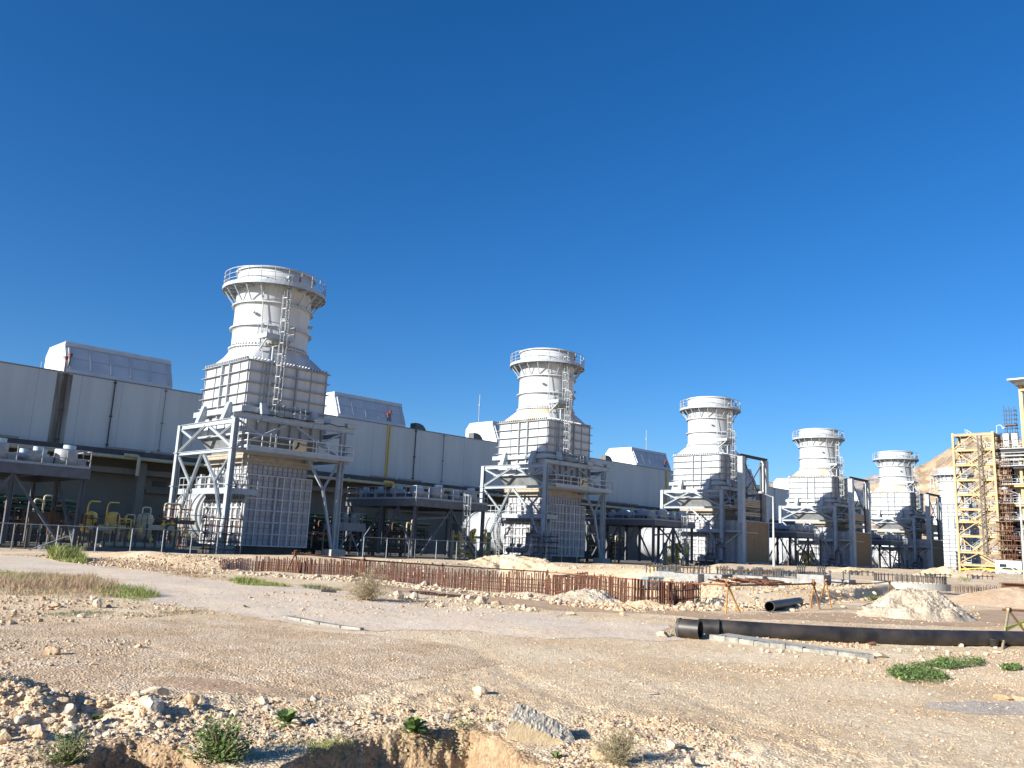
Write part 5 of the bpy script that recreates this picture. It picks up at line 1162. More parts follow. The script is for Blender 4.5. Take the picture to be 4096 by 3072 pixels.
for x, y, n, l in ((2890, 2292, 9, 'row of rusty formwork posts before the third tower'), (3060, 2296, 8, 'row of bar clusters at the lamp post base'), (2600, 2276, 8, 'bars and blue panel behind the pit, left'), (3010, 2292, 6, 'bars with teal panels left of the lamp post'), (3180, 2300, 5, 'bar cluster right of the lamp post'), (3400, 2290, 5, 'bar cluster below the fourth tower'), (3700, 2300, 6, 'bar cluster below the sixth tower'), (3890, 2306, 5, 'bar cluster before the stair tower')):
    p = ground_at(x, y+14, .32); t = thing('bar_cluster', l, 'anchor bolts', (p.x, p.y, .28), 'bar clusters on the far foundations', rz=-.55)
    bolts(t, 0, n*.45, 0, .6, 0, n, 2, .55)
    b = MB(); b.box(n*.1, n*.3, .65, .7, .0, .38); b.build('form_panel', M['waterblue'] if x < 3100 else M['greyconc'], t)
    b = MB(); b.box(-.15, n*.45+.1, -.1, -.02, .4, .47); b.build('top_waler', M['rust'] if x < 3000 else M['darksteel'], t)
p = ground_at(3640, 2352, .3); rr_ = 2.1; c = p+Vector((p.x, p.y, 0)).normalized()*rr_
t = thing('ring_foundation', 'round concrete ring foundation crowned with anchor bolts, behind the gravel heap', 'ring foundation', (c.x, c.y, .2))
b = MB(); b.ring(rr_-.4, rr_, 0, .36, 64); b.build('ring_wall', M['concrete'], t)
b = MB(); b.ring(rr_-.3, rr_-.14, .72, .75, 64); b.build('template_ring', M['darksteel'], t)
for i in range(44):
    a = 2*math.pi*i/44; b = MB(); b.tube(((rr_-.22)*math.cos(a), (rr_-.22)*math.sin(a), .36), ((rr_-.22)*math.cos(a), (rr_-.22)*math.sin(a), .82), .025, 6); b.build('anchor_bolt', M['darksteel'], t)
# teal crate behind the pit and fallen timber
p = ground_at(2590, 2352, -.4); t = thing('blue_crate', 'pale blue caged tank lying behind the corner of the rebar', 'crate', (p.x, p.y, -.5), rz=-.5)
b = MB(); b.box(0, 1.0, 0, .8, 0, .7); b.build('tank', M['waterblue'], t)
b = MB()
for x in (0, .33, .66, 1.0): b.box(x-.03, x+.03, -.04, 0, 0, .75)
for z in (.2, .45, .73): b.box(0, 1.0, -.06, -.041, z-.03, z+.03)
b.build('cage', M['drum'], t)
rd = random.Random(3)
def sticks(px, py, n, w, m, lab, z=None, r=.03, ln=1.2):
    p = GP(px, py); t = thing('scrap_heap', lab, 'scrap pile', p)
    for i in range(n):
        a = rd.uniform(-.8, .8)+2.3; x = rd.uniform(-w/2, w/2); d = Vector((math.cos(a), math.sin(a), rd.uniform(-.15, .2)))*ln*rd.uniform(.3, .6); o = Vector((_r[0], _r[1], 0))*x+Vector((0, 0, .06+rd.uniform(0, .18)))
        b = MB(); b.tube(o-d, o+d, r, 6); b.build('stick', M[m], t)
sticks(2970, 2340, 14, 2.2, 'rebar', 'heap of rusty bent bars behind the yellow trestle'); sticks(3055, 2340, 8, 1.5, 'rebar', 'smaller tangle of rusty bars next to the bar heap')
sticks(2350, 2284, 5, 2.5, 'darksteel', 'dark timber boards on the far bank of the pit', r=.06, ln=2.5); sticks(2520, 2288, 5, 2.5, 'wood', 'brown timber boards right of the dark ones on the far bank', r=.07, ln=2.0)
p = GP(2625, 2290); t = thing('yellow_sack', 'crumpled bright yellow sheet on the far bank', 'sheet', p); b = MB()
for i in range(3): b.add([(-.9+i*.6, 0, 0), (-.3+i*.6, -.3, .02), (-.35+i*.6, .2, .45), (-.8+i*.6, .4, .1)], [(0, 1, 2), (0, 2, 3), (1, 3, 2), (0, 3, 1)])
b.build('sheet', M['yellow'], t)

# ------------------------------------------------------------------ black pipes
def hollow(b, p, q, r, th=.02, n=28):
    p = Vector(p); q = Vector(q); d = (q-p).normalized(); u = d.cross(Vector((0, 0, 1))).normalized(); w = d.cross(u); vs = []
    for o, rr in ((p, r), (q, r), (q, r-th), (p, r-th)):
        for i in range(n): a = 2*math.pi*i/n; vs.append(o+u*math.cos(a)*rr+w*math.sin(a)*rr)
    b.add(vs, [(j*n+i, j*n+(i+1) % n, ((j+1) % 4)*n+(i+1) % n, ((j+1) % 4)*n+i) for j in (0, 2) for i in range(n)], True); b.add(vs, [(j*n+i, j*n+(i+1) % n, ((j+1) % 4)*n+(i+1) % n, ((j+1) % 4)*n+i) for j in (1, 3) for i in range(n)])
def ground_pipe(px, r, name, lab, sink=0.0):
    P = [GP(*a) for a in px]; pts = [p+Vector((0, 0, r-sink)) for p in P]; o = pts[0]; t = thing(name, lab, 'plastic pipe', o)
    return t, [p-o for p in pts]
t, pts = ground_pipe([(2795, 2535), (2920, 2543), (3200, 2561), (3600, 2578), (4096, 2583), (4500, 2588)], .165, 'black_pipe', 'long black plastic pipe lying across the gravel at the right', .02)
b = MB(); b.pipe([pts[0]]+pts[1:], .165, 28, 6); b.build('pipe_body', M['black'], t)
for f in ((2875, 2541),):
    p = GP(*f)+Vector((0, 0, .145))-Vector(t.location); d = (pts[1]-pts[0]).normalized(); b = MB(); b.tube(p-d*.02, p+d*.02, .178, 28); b.build('weld_bead', M['black'], t)
p = GP(2716, 2549); q = GP(2778, 2546); o = p+Vector((0, 0, .185)); d = Vector((q.x-p.x, q.y-p.y, 0)).normalized(); d = (d-Vector((p.x, p.y, 0)).normalized()*.9).normalized()
t = thing('pipe_sleeve', 'short wide black pipe sleeve with open end at left of the long pipe', 'pipe sleeve', o); b = MB(); hollow(b, -d*.02, d*.44, .185, .028); b.build('sleeve_body', M['black'], t)
b = MB(); hollow(b, -d*.005, d*.04, .195, .012); b.build('worn_collar', M['darksteel'], t)
p = GP(3078, 2446); q = GP(3195, 2424); o = p+Vector((0, 0, .15)); e = q+Vector((0, 0, .16))
t = thing('black_pipe', 'short open-ended black pipe lying between two trestles', 'plastic pipe', o); b = MB(); hollow(b, (0, 0, 0), e-o, .16, .02); b.build('pipe_body', M['black'], t)
p = GP(3975, 2588); t = thing('black_tub', 'small black tub beside the taped trestle', 'tub', p); b = MB(); b.lathe([(.08, 0), (.11, .16), (.125, .17), (.10, .16), (.07, .02), (.001, .02)], 20); b.build('tub_body', M['black'], t)
# ------------------------------------------------------------------ kerb stones
kp = [(2838, 2560), (2900, 2569), (2955, 2574), (3016, 2583), (3078, 2590), (3142, 2598), (3211, 2606), (3281, 2615), (3353, 2622), (3424, 2630), (3500, 2636)]
K_ = [GP(*a) for a in kp]; klab = 'pale concrete kerb stone in the row beside the long black pipe'
for i, (p, q) in enumerate(zip(K_[:-1], K_[1:])):
    d = (q-p); L_ = d.length-.012; d.normalize(); back = Vector((-d.y, d.x, 0)); back = back if back.dot(Vector((p.x, p.y, 0))) > 0 else -back
    b = MB(); n_ = 6; hgt = .095-.004*i+rd.uniform(-.01, .01); vs = []; fs = []
    prof = [(0, -.06), (0.0, hgt-.015), (.015, hgt), (.16, hgt), (.17, -.06)]
    for k in range(n_+1):
        c_ = d*(L_*k/n_)
        for u, z in prof: vs.append(c_+back*(u+rd.uniform(-.004, .006))+Vector((0, 0, z+rd.uniform(-.008, .004)*(z > 0))))
    m_ = len(prof)
    for k in range(n_):
        for j in range(m_-1): fs.append((k*m_+j, (k+1)*m_+j, (k+1)*m_+j+1, k*m_+j+1))
    fs += [tuple(range(m_))[::-1], tuple(range(n_*m_, n_*m_+m_))]
    b.add(vs, fs); o = b.build('kerb_stone', M['kerb']); o.location = p; o.rotation_euler = (0, 0, rd.uniform(-.02, .02))
    if i == 0: tag(o, 'leftmost pale kerb stone of the row beside the long black pipe', 'kerb stone', 'kerb stones in a row')
    elif i == len(K_)-2: tag(o, 'rightmost chipped kerb stone of the row beside the long black pipe', 'kerb stone', 'kerb stones in a row')
    else: tag(o, 'concrete kerb stone inside the row beside the long black pipe', 'kerb stone', 'kerb stones in a row')
# concrete haunch behind the kerbs
hv = []
for i, p in enumerate(K_):
    d = (K_[min(i+1, 10)]-K_[max(i-1, 0)]).normalized(); back = Vector((-d.y, d.x, 0)); back = back if back.dot(Vector((p.x, p.y, 0))) > 0 else -back
    h_ = .085-.004*i; w_ = .75-.04*i
    hv += [p+back*.175+Vector((0, 0, -.1)), p+back*.175+Vector((0, 0, h_)), p+back*w_+Vector((0, 0, h_+.01)), p+back*(w_+.1)+Vector((0, 0, -.1))]
b = MB(); b.add(hv, [(i*4+j, (i+1)*4+j, (i+1)*4+j+1, i*4+j+1) for i in range(10) for j in range(3)]+[(3, 2, 1, 0), (40, 41, 42, 43)]); tag(b.build('concrete_bed', M['concrete']), 'flat concrete bed behind the row of kerb stones', 'concrete bed')
kp2 = [(1145, 2472), (1215, 2486), (1290, 2500), (1370, 2513), (1450, 2522)]
K2 = [GP(*a) for a in kp2]; l2 = ['farthest left', 'second from the left', 'third from the left', 'rightmost']
for i, (p, q) in enumerate(zip(K2[:-1], K2[1:])):
    b = MB(); b.beam(Vector((0, 0, .0)), (q-p)*.97+Vector((0, 0, .0)), .16-.02*i, .10); o = b.build('kerb_slab', M['kerb']); o.location = p
    tag(o, 'pale kerb slab sunk flush in the dirt, %s of four' % l2[i], 'kerb slab', 'sunken kerb slabs')

# ------------------------------------------------------------------ heaps
def heap(name, lab, cat, base_px, w_px, top_px, m, seed, amp=.12, ridge=1.0, kind=None, depth=.8):
    p = GP(*base_px); D = math.hypot(p.x, p.y); w = w_px/FOC*D; c = p+Vector((p.x, p.y, 0)).normalized()*w*.5*depth*.6
    T_ = base_top(None, [base_px], top_px)[1]; h = max(.1, (T_.z-p.z))*1.0
    n = 150; u = np.linspace(-1, 1, n); X_, Y_ = np.meshgrid(u, u); rad = np.hypot(X_, Y_)
    ang = np.arctan2(Y_, X_); edge = 1-.12*fbm(ang*1.5+seed, ang*0+seed, 3, seed)*2
    k = np.clip(1-rad/edge, 0, 1); hh = h*1.02*(1-(1-k)**1.25)**1.15*(1+.25*fbm(X_*2+seed, Y_*2, 4, seed))
    hh += amp*h*(fbm(X_*5, Y_*5, 4, seed+3)+.45*np.abs(fbm(X_*22, Y_*22, 3, seed+5)))*np.clip(k*4, 0, 1)
    rt = Vector((_r[0], _r[1], 0)).normalized(); fw = Vector((p.x, p.y, 0)).normalized()
    vx = c.x+rt.x*X_*w/2+fw.x*Y_*w/2*depth; vy = c.y+rt.y*X_*w/2+fw.y*Y_*w/2*depth; vz = Hgt(vx, vy)+hh-.03*(k <= 0)-0.015
    i_ = np.arange(n*n).reshape(n, n); f_ = np.stack([i_[:-1, :-1], i_[:-1, 1:], i_[1:, 1:], i_[1:, :-1]], -1).reshape(-1, 4)
    keep = (k.ravel()[f_] > 0).any(1)
    o = mesh_np(name, np.stack([vx, vy, vz], -1).reshape(-1, 3), f_[keep], m, smooth=True); tag(o, lab, cat); return o
heap('gravel_heap', 'pale conical gravel heap right of the paired trestles', 'gravel heap', (3665, 2478), 440, (3672, 2345), M['heap'], 3, .2)
heap('sand_mound', 'broad brown sand mound at the right edge behind the trestle', 'sand mound', (4080, 2425), 620, (4120, 2352), M['sand'], 8, .06)
heap('rubble_pile', 'tan rubble pile spilling over the rebar in mid view', 'rubble pile', (2345, 2410), 330, (2330, 2358), M['heap'], 12, .3)
heap('rubble_pile', 'low earth pile in front of the pit corner', 'rubble pile', (2590, 2430), 200, (2590, 2404), M['ground'], 13, .2)
heap('spoil_heap', 'tan spoil heap left of the stair tower foot', 'spoil heap', (3780, 2310), 240, (3745, 2266), M['ground'], 21, .2)
heap('spoil_heap', 'low spoil heap in front of the stair tower', 'spoil heap', (3900, 2312), 250, (3890, 2282), M['sand'], 22, .2)
heap('spoil_heap', 'small pale spoil heap before the fourth tower', 'spoil heap', (3420, 2290), 260, (3380, 2270), M['ground'], 23, .3)
heap('spoil_heap', 'rubble heap on the far bank before the second tower', 'spoil heap', (2050, 2262), 420, (2080, 2247), M['ground'], 24, .4)
heap('spoil_heap', 'low rubble heap on the far bank behind the middle rebar', 'spoil heap', (2440, 2276), 240, (2440, 2260), M['ground'], 25, .35)

# ------------------------------------------------------------------ stones
def ico(sub):
    t_ = (1+5**.5)/2; v = [(-1, t_, 0), (1, t_, 0), (-1, -t_, 0), (1, -t_, 0), (0, -1, t_), (0, 1, t_), (0, -1, -t_), (0, 1, -t_), (t_, 0, -1), (t_, 0, 1), (-t_, 0, -1), (-t_, 0, 1)]
    f = [(0, 11, 5), (0, 5, 1), (0, 1, 7), (0, 7, 10), (0, 10, 11), (1, 5, 9), (5, 11, 4), (11, 10, 2), (10, 7, 6), (7, 1, 8), (3, 9, 4), (3, 4, 2), (3, 2, 6), (3, 6, 8), (3, 8, 9), (4, 9, 5), (2, 4, 11), (6, 2, 10), (8, 6, 7), (9, 8, 1)]
    v = [Vector(a).normalized() for a in v]
    for _ in range(sub):
        c = {}; nf = []
        def mid(a, b_):
            k = (min(a, b_), max(a, b_))
            if k not in c: c[k] = len(v); v.append(((v[a]+v[b_])/2).normalized())
            return c[k]
        for a, b_, d in f:
            x, y, z = mid(a, b_), mid(b_, d), mid(d, a); nf += [(a, x, z), (b_, y, x), (d, z, y), (x, y, z)]
        f = nf
    return np.array(v), np.array(f)
IV0, IF0 = ico(0); IV1, IF1 = ico(1); IV3, IF3 = ico(3)
def scatter(name, pts, sizes, m, base, kind='stuff', sink=.25):
    IV, IF = base; n = len(pts)
    if n == 0: return
    q = rng.normal(size=(n, 3, 3)); Q, _ = np.linalg.qr(q); sc_ = rng.uniform(.55, 1.15, (n, 1, 3)); sc_[:, :, 2] *= .75
    v = IV[None]*(1+rng.uniform(-.28, .22, (n, len(IV), 1))); v = np.einsum('nij,nkj->nki', Q, v)*sc_*sizes[:, None, None]*.5
    z = Hgt(pts[:, 0], pts[:, 1])
    v[:, :, 0] += pts[:, 0, None]; v[:, :, 1] += pts[:, 1, None]; v[:, :, 2] += z[:, None]+sizes[:, None]*.5*(.5-sink)
    f = IF[None]+np.arange(n)[:, None, None]*len(IV)
    o = mesh_np(name, v.reshape(-1, 3), f.reshape(-1, 3), m, smooth=False); tag(o, kind=kind); return o
def rnd_polar(n, r0, r1, a0=.1, a1=1.5, pw=1.0):
    r = np.exp(rng.uniform(math.log(r0), math.log(r1), n)); a = rng.uniform(a0, a1, n); return np.stack([r*np.sin(a), r*np.cos(a)], -1)
def in_poly(p, poly_px):
    P = np.array([G(x, y)[:2] for x, y in poly_px]); ins = np.zeros(len(p), bool); n = len(P)
    for i in range(n):
        x1, y1 = P[i]; x2, y2 = P[(i+1) % n]; c = (y1 > p[:, 1]) != (y2 > p[:, 1]); ins ^= c & (p[:, 0] < (x2-x1)*(p[:, 1]-y1)/(y2-y1+1e-12)+x1)
    return ins
# fine gravel everywhere near
p = rnd_polar(95000, 3.5, 30); r = np.hypot(p[:, 0], p[:, 1]); dn = fbm(p[:, 0]*.5, p[:, 1]*.5, 4, 81)
k = dn > rng.uniform(-.75, .45, len(p)); p = p[k]; r = r[k]
ev = M['pebble']
scatter('gravel', p, np.clip(rng.lognormal(-4.6, .45, len(p)), .004, .035)*(1+r/22), ev, (IV0, IF0)); bpy.data.objects['gravel']['label'] = 'fine loose gravel on the dirt'
# rubble zones
zones = [([(0, 2490), (620, 2480), (1300, 2520), (1900, 2610), (1700, 2720), (1000, 2800), (0, 2700)], 9000, (5, 18), .013, .5),
         ([(3430, 2420), (3900, 2420), (3930, 2480), (3660, 2500), (3420, 2480)], 900, (14, 34), .05, .5),
         ([(-300, 2700), (0, 2700), (240, 2755), (520, 2800), (760, 2850), (900, 2930), (700, 3000), (300, 3040), (0, 3080), (-400, 3080)], 5200, (3.2, 13), .019, .7),
         ([(500, 2780), (1000, 2800), (1500, 2830), (2080, 2850), (2060, 2930), (1500, 2960), (1000, 3010), (600, 2980)], 4200, (4, 13), .018, .55),
         ([(2300, 2860), (2700, 2880), (2900, 2930), (3050, 3080), (2200, 3080), (2250, 2960)], 3600, (3.2, 9), .017, .55),
         ([(2800, 2640), (3300, 2650), (3560, 2640), (3900, 2600), (4300, 2600), (4300, 2760), (3500, 2720), (3000, 2690), (2760, 2640)], 3400, (7, 22), .022, .45),
         ([(2820, 2530), (3000, 2535), (3500, 2580), (3480, 2600), (3200, 2575), (2900, 2552), (2800, 2560)], 1500, (10, 22), .035, .45),
         ([(1540, 2375), (1800, 2390), (2010, 2415), (2130, 2440), (2050, 2455), (1800, 2440), (1600, 2410)], 520, (16, 34), .055, .5),
         ([(960, 2290), (1480, 2316), (1780, 2358), (2250, 2400), (2250, 2415), (1760, 2370), (1450, 2330), (960, 2300)], 1800, (22, 60), .09, .5),
         ([(2240, 2375), (2450, 2400), (2560, 2430), (2880, 2415), (3240, 2420), (3240, 2440), (2560, 2452), (2200, 2415)], 2200, (18, 42), .08, .5),
         ([(2790, 2345), (3250, 2345), (3500, 2370), (3500, 2400), (3240, 2425), (2800, 2410)], 2400, (22, 60), .09, .5),
         ([(1500, 2250), (2800, 2275), (3000, 2330), (2500, 2340), (2000, 2275), (1500, 2262)], 3000, (36, 100), .13, .5),
         ([(0, 2400), (700, 2415), (900, 2450), (500, 2470), (0, 2500)], 900, (14, 30), .05, .5),
         ([(0, 2215), (250, 2228), (960, 2258), (1010, 2300), (700, 2292), (400, 2264), (200, 2236)], 4200, (30, 80), .075, .5),
         ([(0, 2560), (620, 2560), (500, 2650), (0, 2680)], 1300, (9, 20), .025, .5),
         ([(900, 2380), (1350, 2380), (2100, 2470), (1200, 2460)], 1200, (15, 40), .035, .5)]
for i, (poly, n, (ra, rb), s, sg) in enumerate(zones):
    P = np.array([G(x, y)[:2] for x, y in poly]); lo = P.min(0); hi = P.max(0); p = rng.uniform(lo, hi, (n*6, 2)); p = p[in_poly(p, poly)][:n]
    cl = fbm(p[:, 0]*1.2, p[:, 1]*1.2, 3, 90+i); p = p[cl > rng.uniform(-.7, .3, len(p))]
    sz = np.clip(s*rng.lognormal(0, sg, len(p)), s*.35, s*3.2)
    o = scatter('rubble', p, sz, ev if i not in (7, 8, 11) else M['palestone'], (IV0, IF0) if i > 6 or i < 2 else (IV1, IF1))
    if o: o['label'] = 'loose limestone rubble scattered over the ground'
def rock(px, py, wpx, lab, m='rockcream', flat=.7, seed=0, grp=None, sharp=.3, asp=1.0):
    p = GP(px, py); D = (p-CAMV).length; w = wpx/FOC*D; rd_ = np.random.default_rng(seed+int(px)); v = IV3.copy()
    for _ in range(11):
        n_ = rd_.normal(size=3); n_ /= np.linalg.norm(n_); d = rd_.uniform(.55, .88); k = v@n_; ex = np.clip(k-d, 0, None); v = v-ex[:, None]*n_
    v *= (1+.10*fbm(v[:, 0]*2.2+seed, v[:, 1]*2.2+v[:, 2]*1.7, 3, seed)[:, None]); v *= np.array([1.0, .75, flat])*w/2*1.12
    a = math.atan2(_r[1], _r[0])+rd_.uniform(-.3, .3); c, s = math.cos(a), math.sin(a); v = np.stack([v[:, 0]*c-v[:, 1]*s, v[:, 0]*s+v[:, 1]*c, v[:, 2]], -1)
    o = mesh_np('rock', v, IF3, M[m], smooth=False); o.location = p+Vector((0, 0, w*flat*.30)); tag(o, lab, 'rock', grp or 'larger rocks lying about'); return o
rocks = [(620, 2800, 100, 'largest cream rock on the rubble at the lower left, grey on its shaded end', 'rockcream', .62), (608, 2842, 75, 'grey boulder leaning below the large cream rock at lower left', 'rockgrey', .7), (572, 2850, 45, 'small pale rock left of the grey boulder', 'rockcream', .8), (820, 2840, 58, 'squarish white rock right of the large cream rock', 'rockcream', .6),
    (762, 2822, 52, 'tan earthy clod between the large cream and squarish rocks', 'rocktan', .8), (206, 2618, 58, 'pale pointed rock alone on the dirt at left', 'rocktan', .55), (552, 2592, 28, 'small rock alone in the dirt left of centre', 'rocktan', .7), (1918, 2778, 58, 'pale rock with dark shadow at mid lower picture', 'rockcream', .75), (1912, 2792, 34, 'flat white chip under the pale rock of mid lower picture', 'rockcream', .4),
    (390, 2432, 38, 'pale pointed rock at the edge of the reddish grass', 'rockcream', 1.0), (215, 2430, 42, 'rounded tan cobble below the reddish grass', 'rocktan', .5), (372, 2398, 28, 'pale cobble inside the grass patch', 'rockcream', .6), (940, 2862, 40, 'small cream rock beside its shadow right of the squarish rock', 'rockcream', .75),
    (1055, 2818, 42, 'pale angular rock above the broadleaf weed', 'rockcream', .8), (1070, 2842, 44, 'flat grey-green rock below the pale angular one', 'rockgrey', .45), (156, 2868, 60, 'white cracked rock in the dark rubble at lower left', 'rockcream', .6), (52, 2886, 48, 'reddish tan rock at the far lower left', 'rocktan', .75), (156, 2975, 44, 'rounded cobble low on the left rubble slope', 'rocktan', .8),
    (656, 3040, 32, 'upright white rock on the tan ditch face', 'rockcream', 1.5), (1180, 2912, 38, 'small white rock beside the broadleaf weed', 'rockcream', .8), (1604, 2972, 48, 'cream egg-shaped rock among weeds at lower middle', 'rockcream', 1.1), (1678, 2984, 30, 'tan rock right of the egg-shaped one', 'rocktan', 1.0), (1970, 2916, 40, 'flat grey rock on the ditch edge left of the concrete lump', 'rockgrey', .5),
    (1592, 2397, 40, 'pale upright stone right of the tumbleweed', 'rockcream', 1.0), (1655, 2394, 34, 'pale stone third right of the tumbleweed', 'rockcream', .9), (1848, 2408, 22, 'thin upright white stone near the puddle end', 'rockcream', 1.6), (1880, 2396, 34, 'white block beside the puddle end', 'rockcream', .6), (1925, 2414, 60, 'big tilted pale stone at the puddle end', 'rockcream', .6), (1990, 2418, 34, 'brown stone just past the puddle end', 'rocktan', .5),
    (1696, 2332, 26, 'round white stone in front of the middle rebar', 'rockcream', .9), (2225, 2383, 36, 'round tan boulder below the rebar left of the rubble pile', 'rocktan', .8), (2095, 2440, 22, 'pale round stone at the front of the small cobble pile', 'rockcream', 1.2), (2072, 2434, 26, 'cobble left in the small cobble pile', 'rockcream', .8), (2120, 2445, 28, 'white cobble in the small cobble pile', 'rockcream', .7), (2140, 2442, 26, 'cobble at right of the small cobble pile', 'rockcream', .7),
    (2280, 2460, 46, 'flat yellowish stone alone on the track', 'rockcream', .4), (2490, 2462, 20, 'small pointed stone on the track right of the flat one', 'rocktan', .8), (2840, 2415, 40, 'large pale boulder under the bank left of the yellow trestle', 'rockcream', .7), (2876, 2425, 36, 'pale boulder beside the yellow trestle foot', 'rockcream', .7), (2745, 2412, 32, 'pale boulder at the foot of the last rebar', 'rockcream', .8), (2790, 2410, 26, 'smaller boulder at the foot of the last rebar', 'rockcream', .7), (2945, 2428, 32, 'pale boulder right of the yellow trestle foot', 'rockcream', .7),
    (2648, 2548, 56, 'smooth pale boulder left of the black sleeve', 'rockcream', .45), (3170, 2446, 22, 'pale stone lying against the short black pipe', 'rockcream', .7), (3375, 2432, 20, 'small white stone left of the gravel heap', 'rockcream', .6), (3460, 2436, 14, 'smallest white stone left of the gravel heap', 'rockcream', .7), (3500, 2410, 30, 'brown brick-like stone behind the gravel heap edge', 'rocktan', .4), (3490, 2582, 32, 'rusty brown stone on the concrete bed', 'rust', .6),
    (3415, 2636, 26, 'cream stone before the right end of the kerb row', 'rockcream', .6), (3520, 2630, 44, 'pale angular stone at the right end of the kerb row', 'rockcream', .5), (3450, 2640, 36, 'flat pale stone before the kerb row end', 'rockcream', .4), (3120, 2604, 30, 'white stone in front of the middle kerb stones', 'rockcream', .4), (3790, 2574, 20, 'white stone beneath the long pipe', 'rockcream', .8),
    (4015, 2798, 60, 'smooth tan boulder half sunk at the right edge', 'rocktan', .35), (4080, 2800, 60, 'second smooth tan boulder cut by the right edge', 'rocktan', .35), (1090, 2860, 20, 'dark small stone near the lower middle left', 'rockgrey', 1.0), (1255, 2800, 24, 'upright dark little stone right of the weeds', 'rockgrey', 1.1), (2612, 2776, 44, 'thin dark stone flake alone at right of centre', 'rockgrey', .2), (2690, 2990, 50, 'pale rock right of the wiry shrub', 'rockcream', .8), (2410, 3030, 90, 'broad earthy lump right of the concrete lump', 'rocktan', .7), (2760, 3060, 40, 'cream rock at the bottom right of the wiry shrub', 'rockcream', .7),
    (350, 2830, 30, 'tan stone upon the left rubble crest', 'rocktan', .8), (250, 2815, 46, 'pale ochre stone on the left rubble crest', 'rocktan', .55), (110, 2760, 46, 'grey brown boulder in the shade of the left mound', 'rockgrey', .9), (15, 2740, 60, 'dark boulder at the far left edge of the mound', 'rockgrey', 1.0), (90, 2800, 40, 'grey boulder low in the left mound', 'rockgrey', .8), (270, 2900, 44, 'grey pitted rock in the left rubble', 'rockgrey', .8), (300, 2890, 40, 'pale grey rock next to the pitted one', 'rockgrey', .7), (400, 2916, 38, 'cream rock near the tan ditch face', 'rockcream', .8), (10, 2990, 50, 'tan smooth cobble at lower left corner', 'rocktan', 1.0), (430, 2950, 32, 'pale flat cobble over the tan ditch face', 'rockcream', .6)]
for i, r_ in enumerate(rocks): rock(r_[0], r_[1], r_[2], r_[3], r_[4], r_[5], seed=i)
# more cobbles that nothing tells apart
rd2 = random.Random(11)
for (poly, n, w0, w1, lab, m) in (([(0, 2830), (500, 2850), (700, 2900), (560, 2930), (330, 2960), (0, 2990)], 34, 18, 36, 'small cobble in the lower left rubble', 'rockcream'), ([(560, 2840), (1100, 2850), (1900, 2860), (1900, 2895), (1350, 2910), (700, 2915)], 36, 14, 28, 'small stone along the ditch edge', 'rockcream'),
        ([(1150, 2300), (1500, 2322), (2230, 2395), (2230, 2400), (1480, 2330), (1150, 2306)], 30, 8, 18, 'pale cobble lining the near edge of the pit', 'rockcream'), ([(2700, 2400), (3240, 2415), (3240, 2435), (2700, 2430)], 22, 12, 24, 'pale cobble at the foot of the bank', 'rockcream'), ([(2900, 2580), (3500, 2640), (3500, 2665), (2880, 2600)], 22, 8, 18, 'pale stone along the front of the kerb row', 'rockcream'), ([(3560, 2590), (4000, 2585), (4090, 2620), (3560, 2640)], 20, 8, 20, 'pale stone in the gravel below the long pipe', 'rockcream')):
    c = 0
    while c < n:
        xs = [q[0] for q in poly]; ys = [q[1] for q in poly]; x = rd2.uniform(min(xs), max(xs)); y = rd2.uniform(min(ys), max(ys)); ins = False
        for i in range(len(poly)):
            x1, y1 = poly[i]; x2, y2 = poly[(i+1) % len(poly)]
            if (y1 > y) != (y2 > y) and x < (x2-x1)*(y-y1)/(y2-y1)+x1: ins = not ins
        if ins: rock(x, y, rd2.uniform(w0, w1), lab, rd2.choice([m, m, 'rocktan', 'rockgrey'] if 'pale' not in lab else ['rockcream']), rd2.uniform(.5, .95), seed=c*7, grp=lab.replace('small ', '').replace('pale ', '')+'s'); c += 1

# broken concrete lump
p = GP(2050, 2962); D = (p-CAMV).length; rt = Vector((_r[0], _r[1], 0)).normalized(); fw = Vector((p.x, p.y, 0)).normalized(); s = D/FOC
t = thing('concrete_lump', 'broken concrete lump with rough grey top and smooth tan side on the ditch edge', 'concrete lump', p)
fr = [(-30, 10), (0, 96), (250, 20), (262, -5), (205, -78), (120, -72), (20, -25)]
def lump():
    u = np.linspace(0, 1, 40); v = np.linspace(0, 1, 22); U, V_ = np.meshgrid(u, v)
    return U, V_
# section swept: bottom, front face, top
A = [rt*(-22*s)+Vector((0, 0, 12*s)), rt*(250*s)+Vector((0, 0, -62*s))]           # lower front edge, left to right
nf_ = 40; vs = []
for i in range(nf_+1):
    u = i/nf_; e0 = A[0].lerp(A[1], u)-fw*.03; w1 = (1-abs(2*u-1)**6)
    h1 = (72-26*u)*s*(.72+.28*w1)
    f1 = e0+Vector((0, 0, h1))+fw*(.02+.02*w1)
    b1 = e0+Vector((0, 0, h1+(62-22*u)*s*w1))+fw*(.19*w1+.03); b2 = e0+Vector((0, 0, (30)*s*w1))+fw*.26; bt = e0+fw*.2-Vector((0, 0, .04))
    row = []
    for (a_, c_, k_) in ((bt, e0, 4), (e0, f1, 7), (f1, b1, 9), (b1, b2, 4)):
        for j in range(k_): row.append((a_.lerp(c_, j/k_), 1 if (a_ is f1) else 0))
    row.append((b2, 0)); vs.append(row)
m_ = len(vs[0]); top = MB(); body = []
co = []
for i, row in enumerate(vs):
    for j, (q, k_) in enumerate(row):
        n_ = float(fbm(np.array([q.x*22+3]), np.array([q.y*22+q.z*30]), 4, 5)[0]); n2 = float(fbm(np.array([q.x*70+3]), np.array([q.y*70+q.z*60]), 2, 6)[0])
        co.append(q+(Vector((0, 0, 1))-fw*.6)*(n_*.014+n2*.010)*(1.0 if 11 <= j <= 20 else .12)+rt*(n_*.03 if i in (0, nf_) else 0))
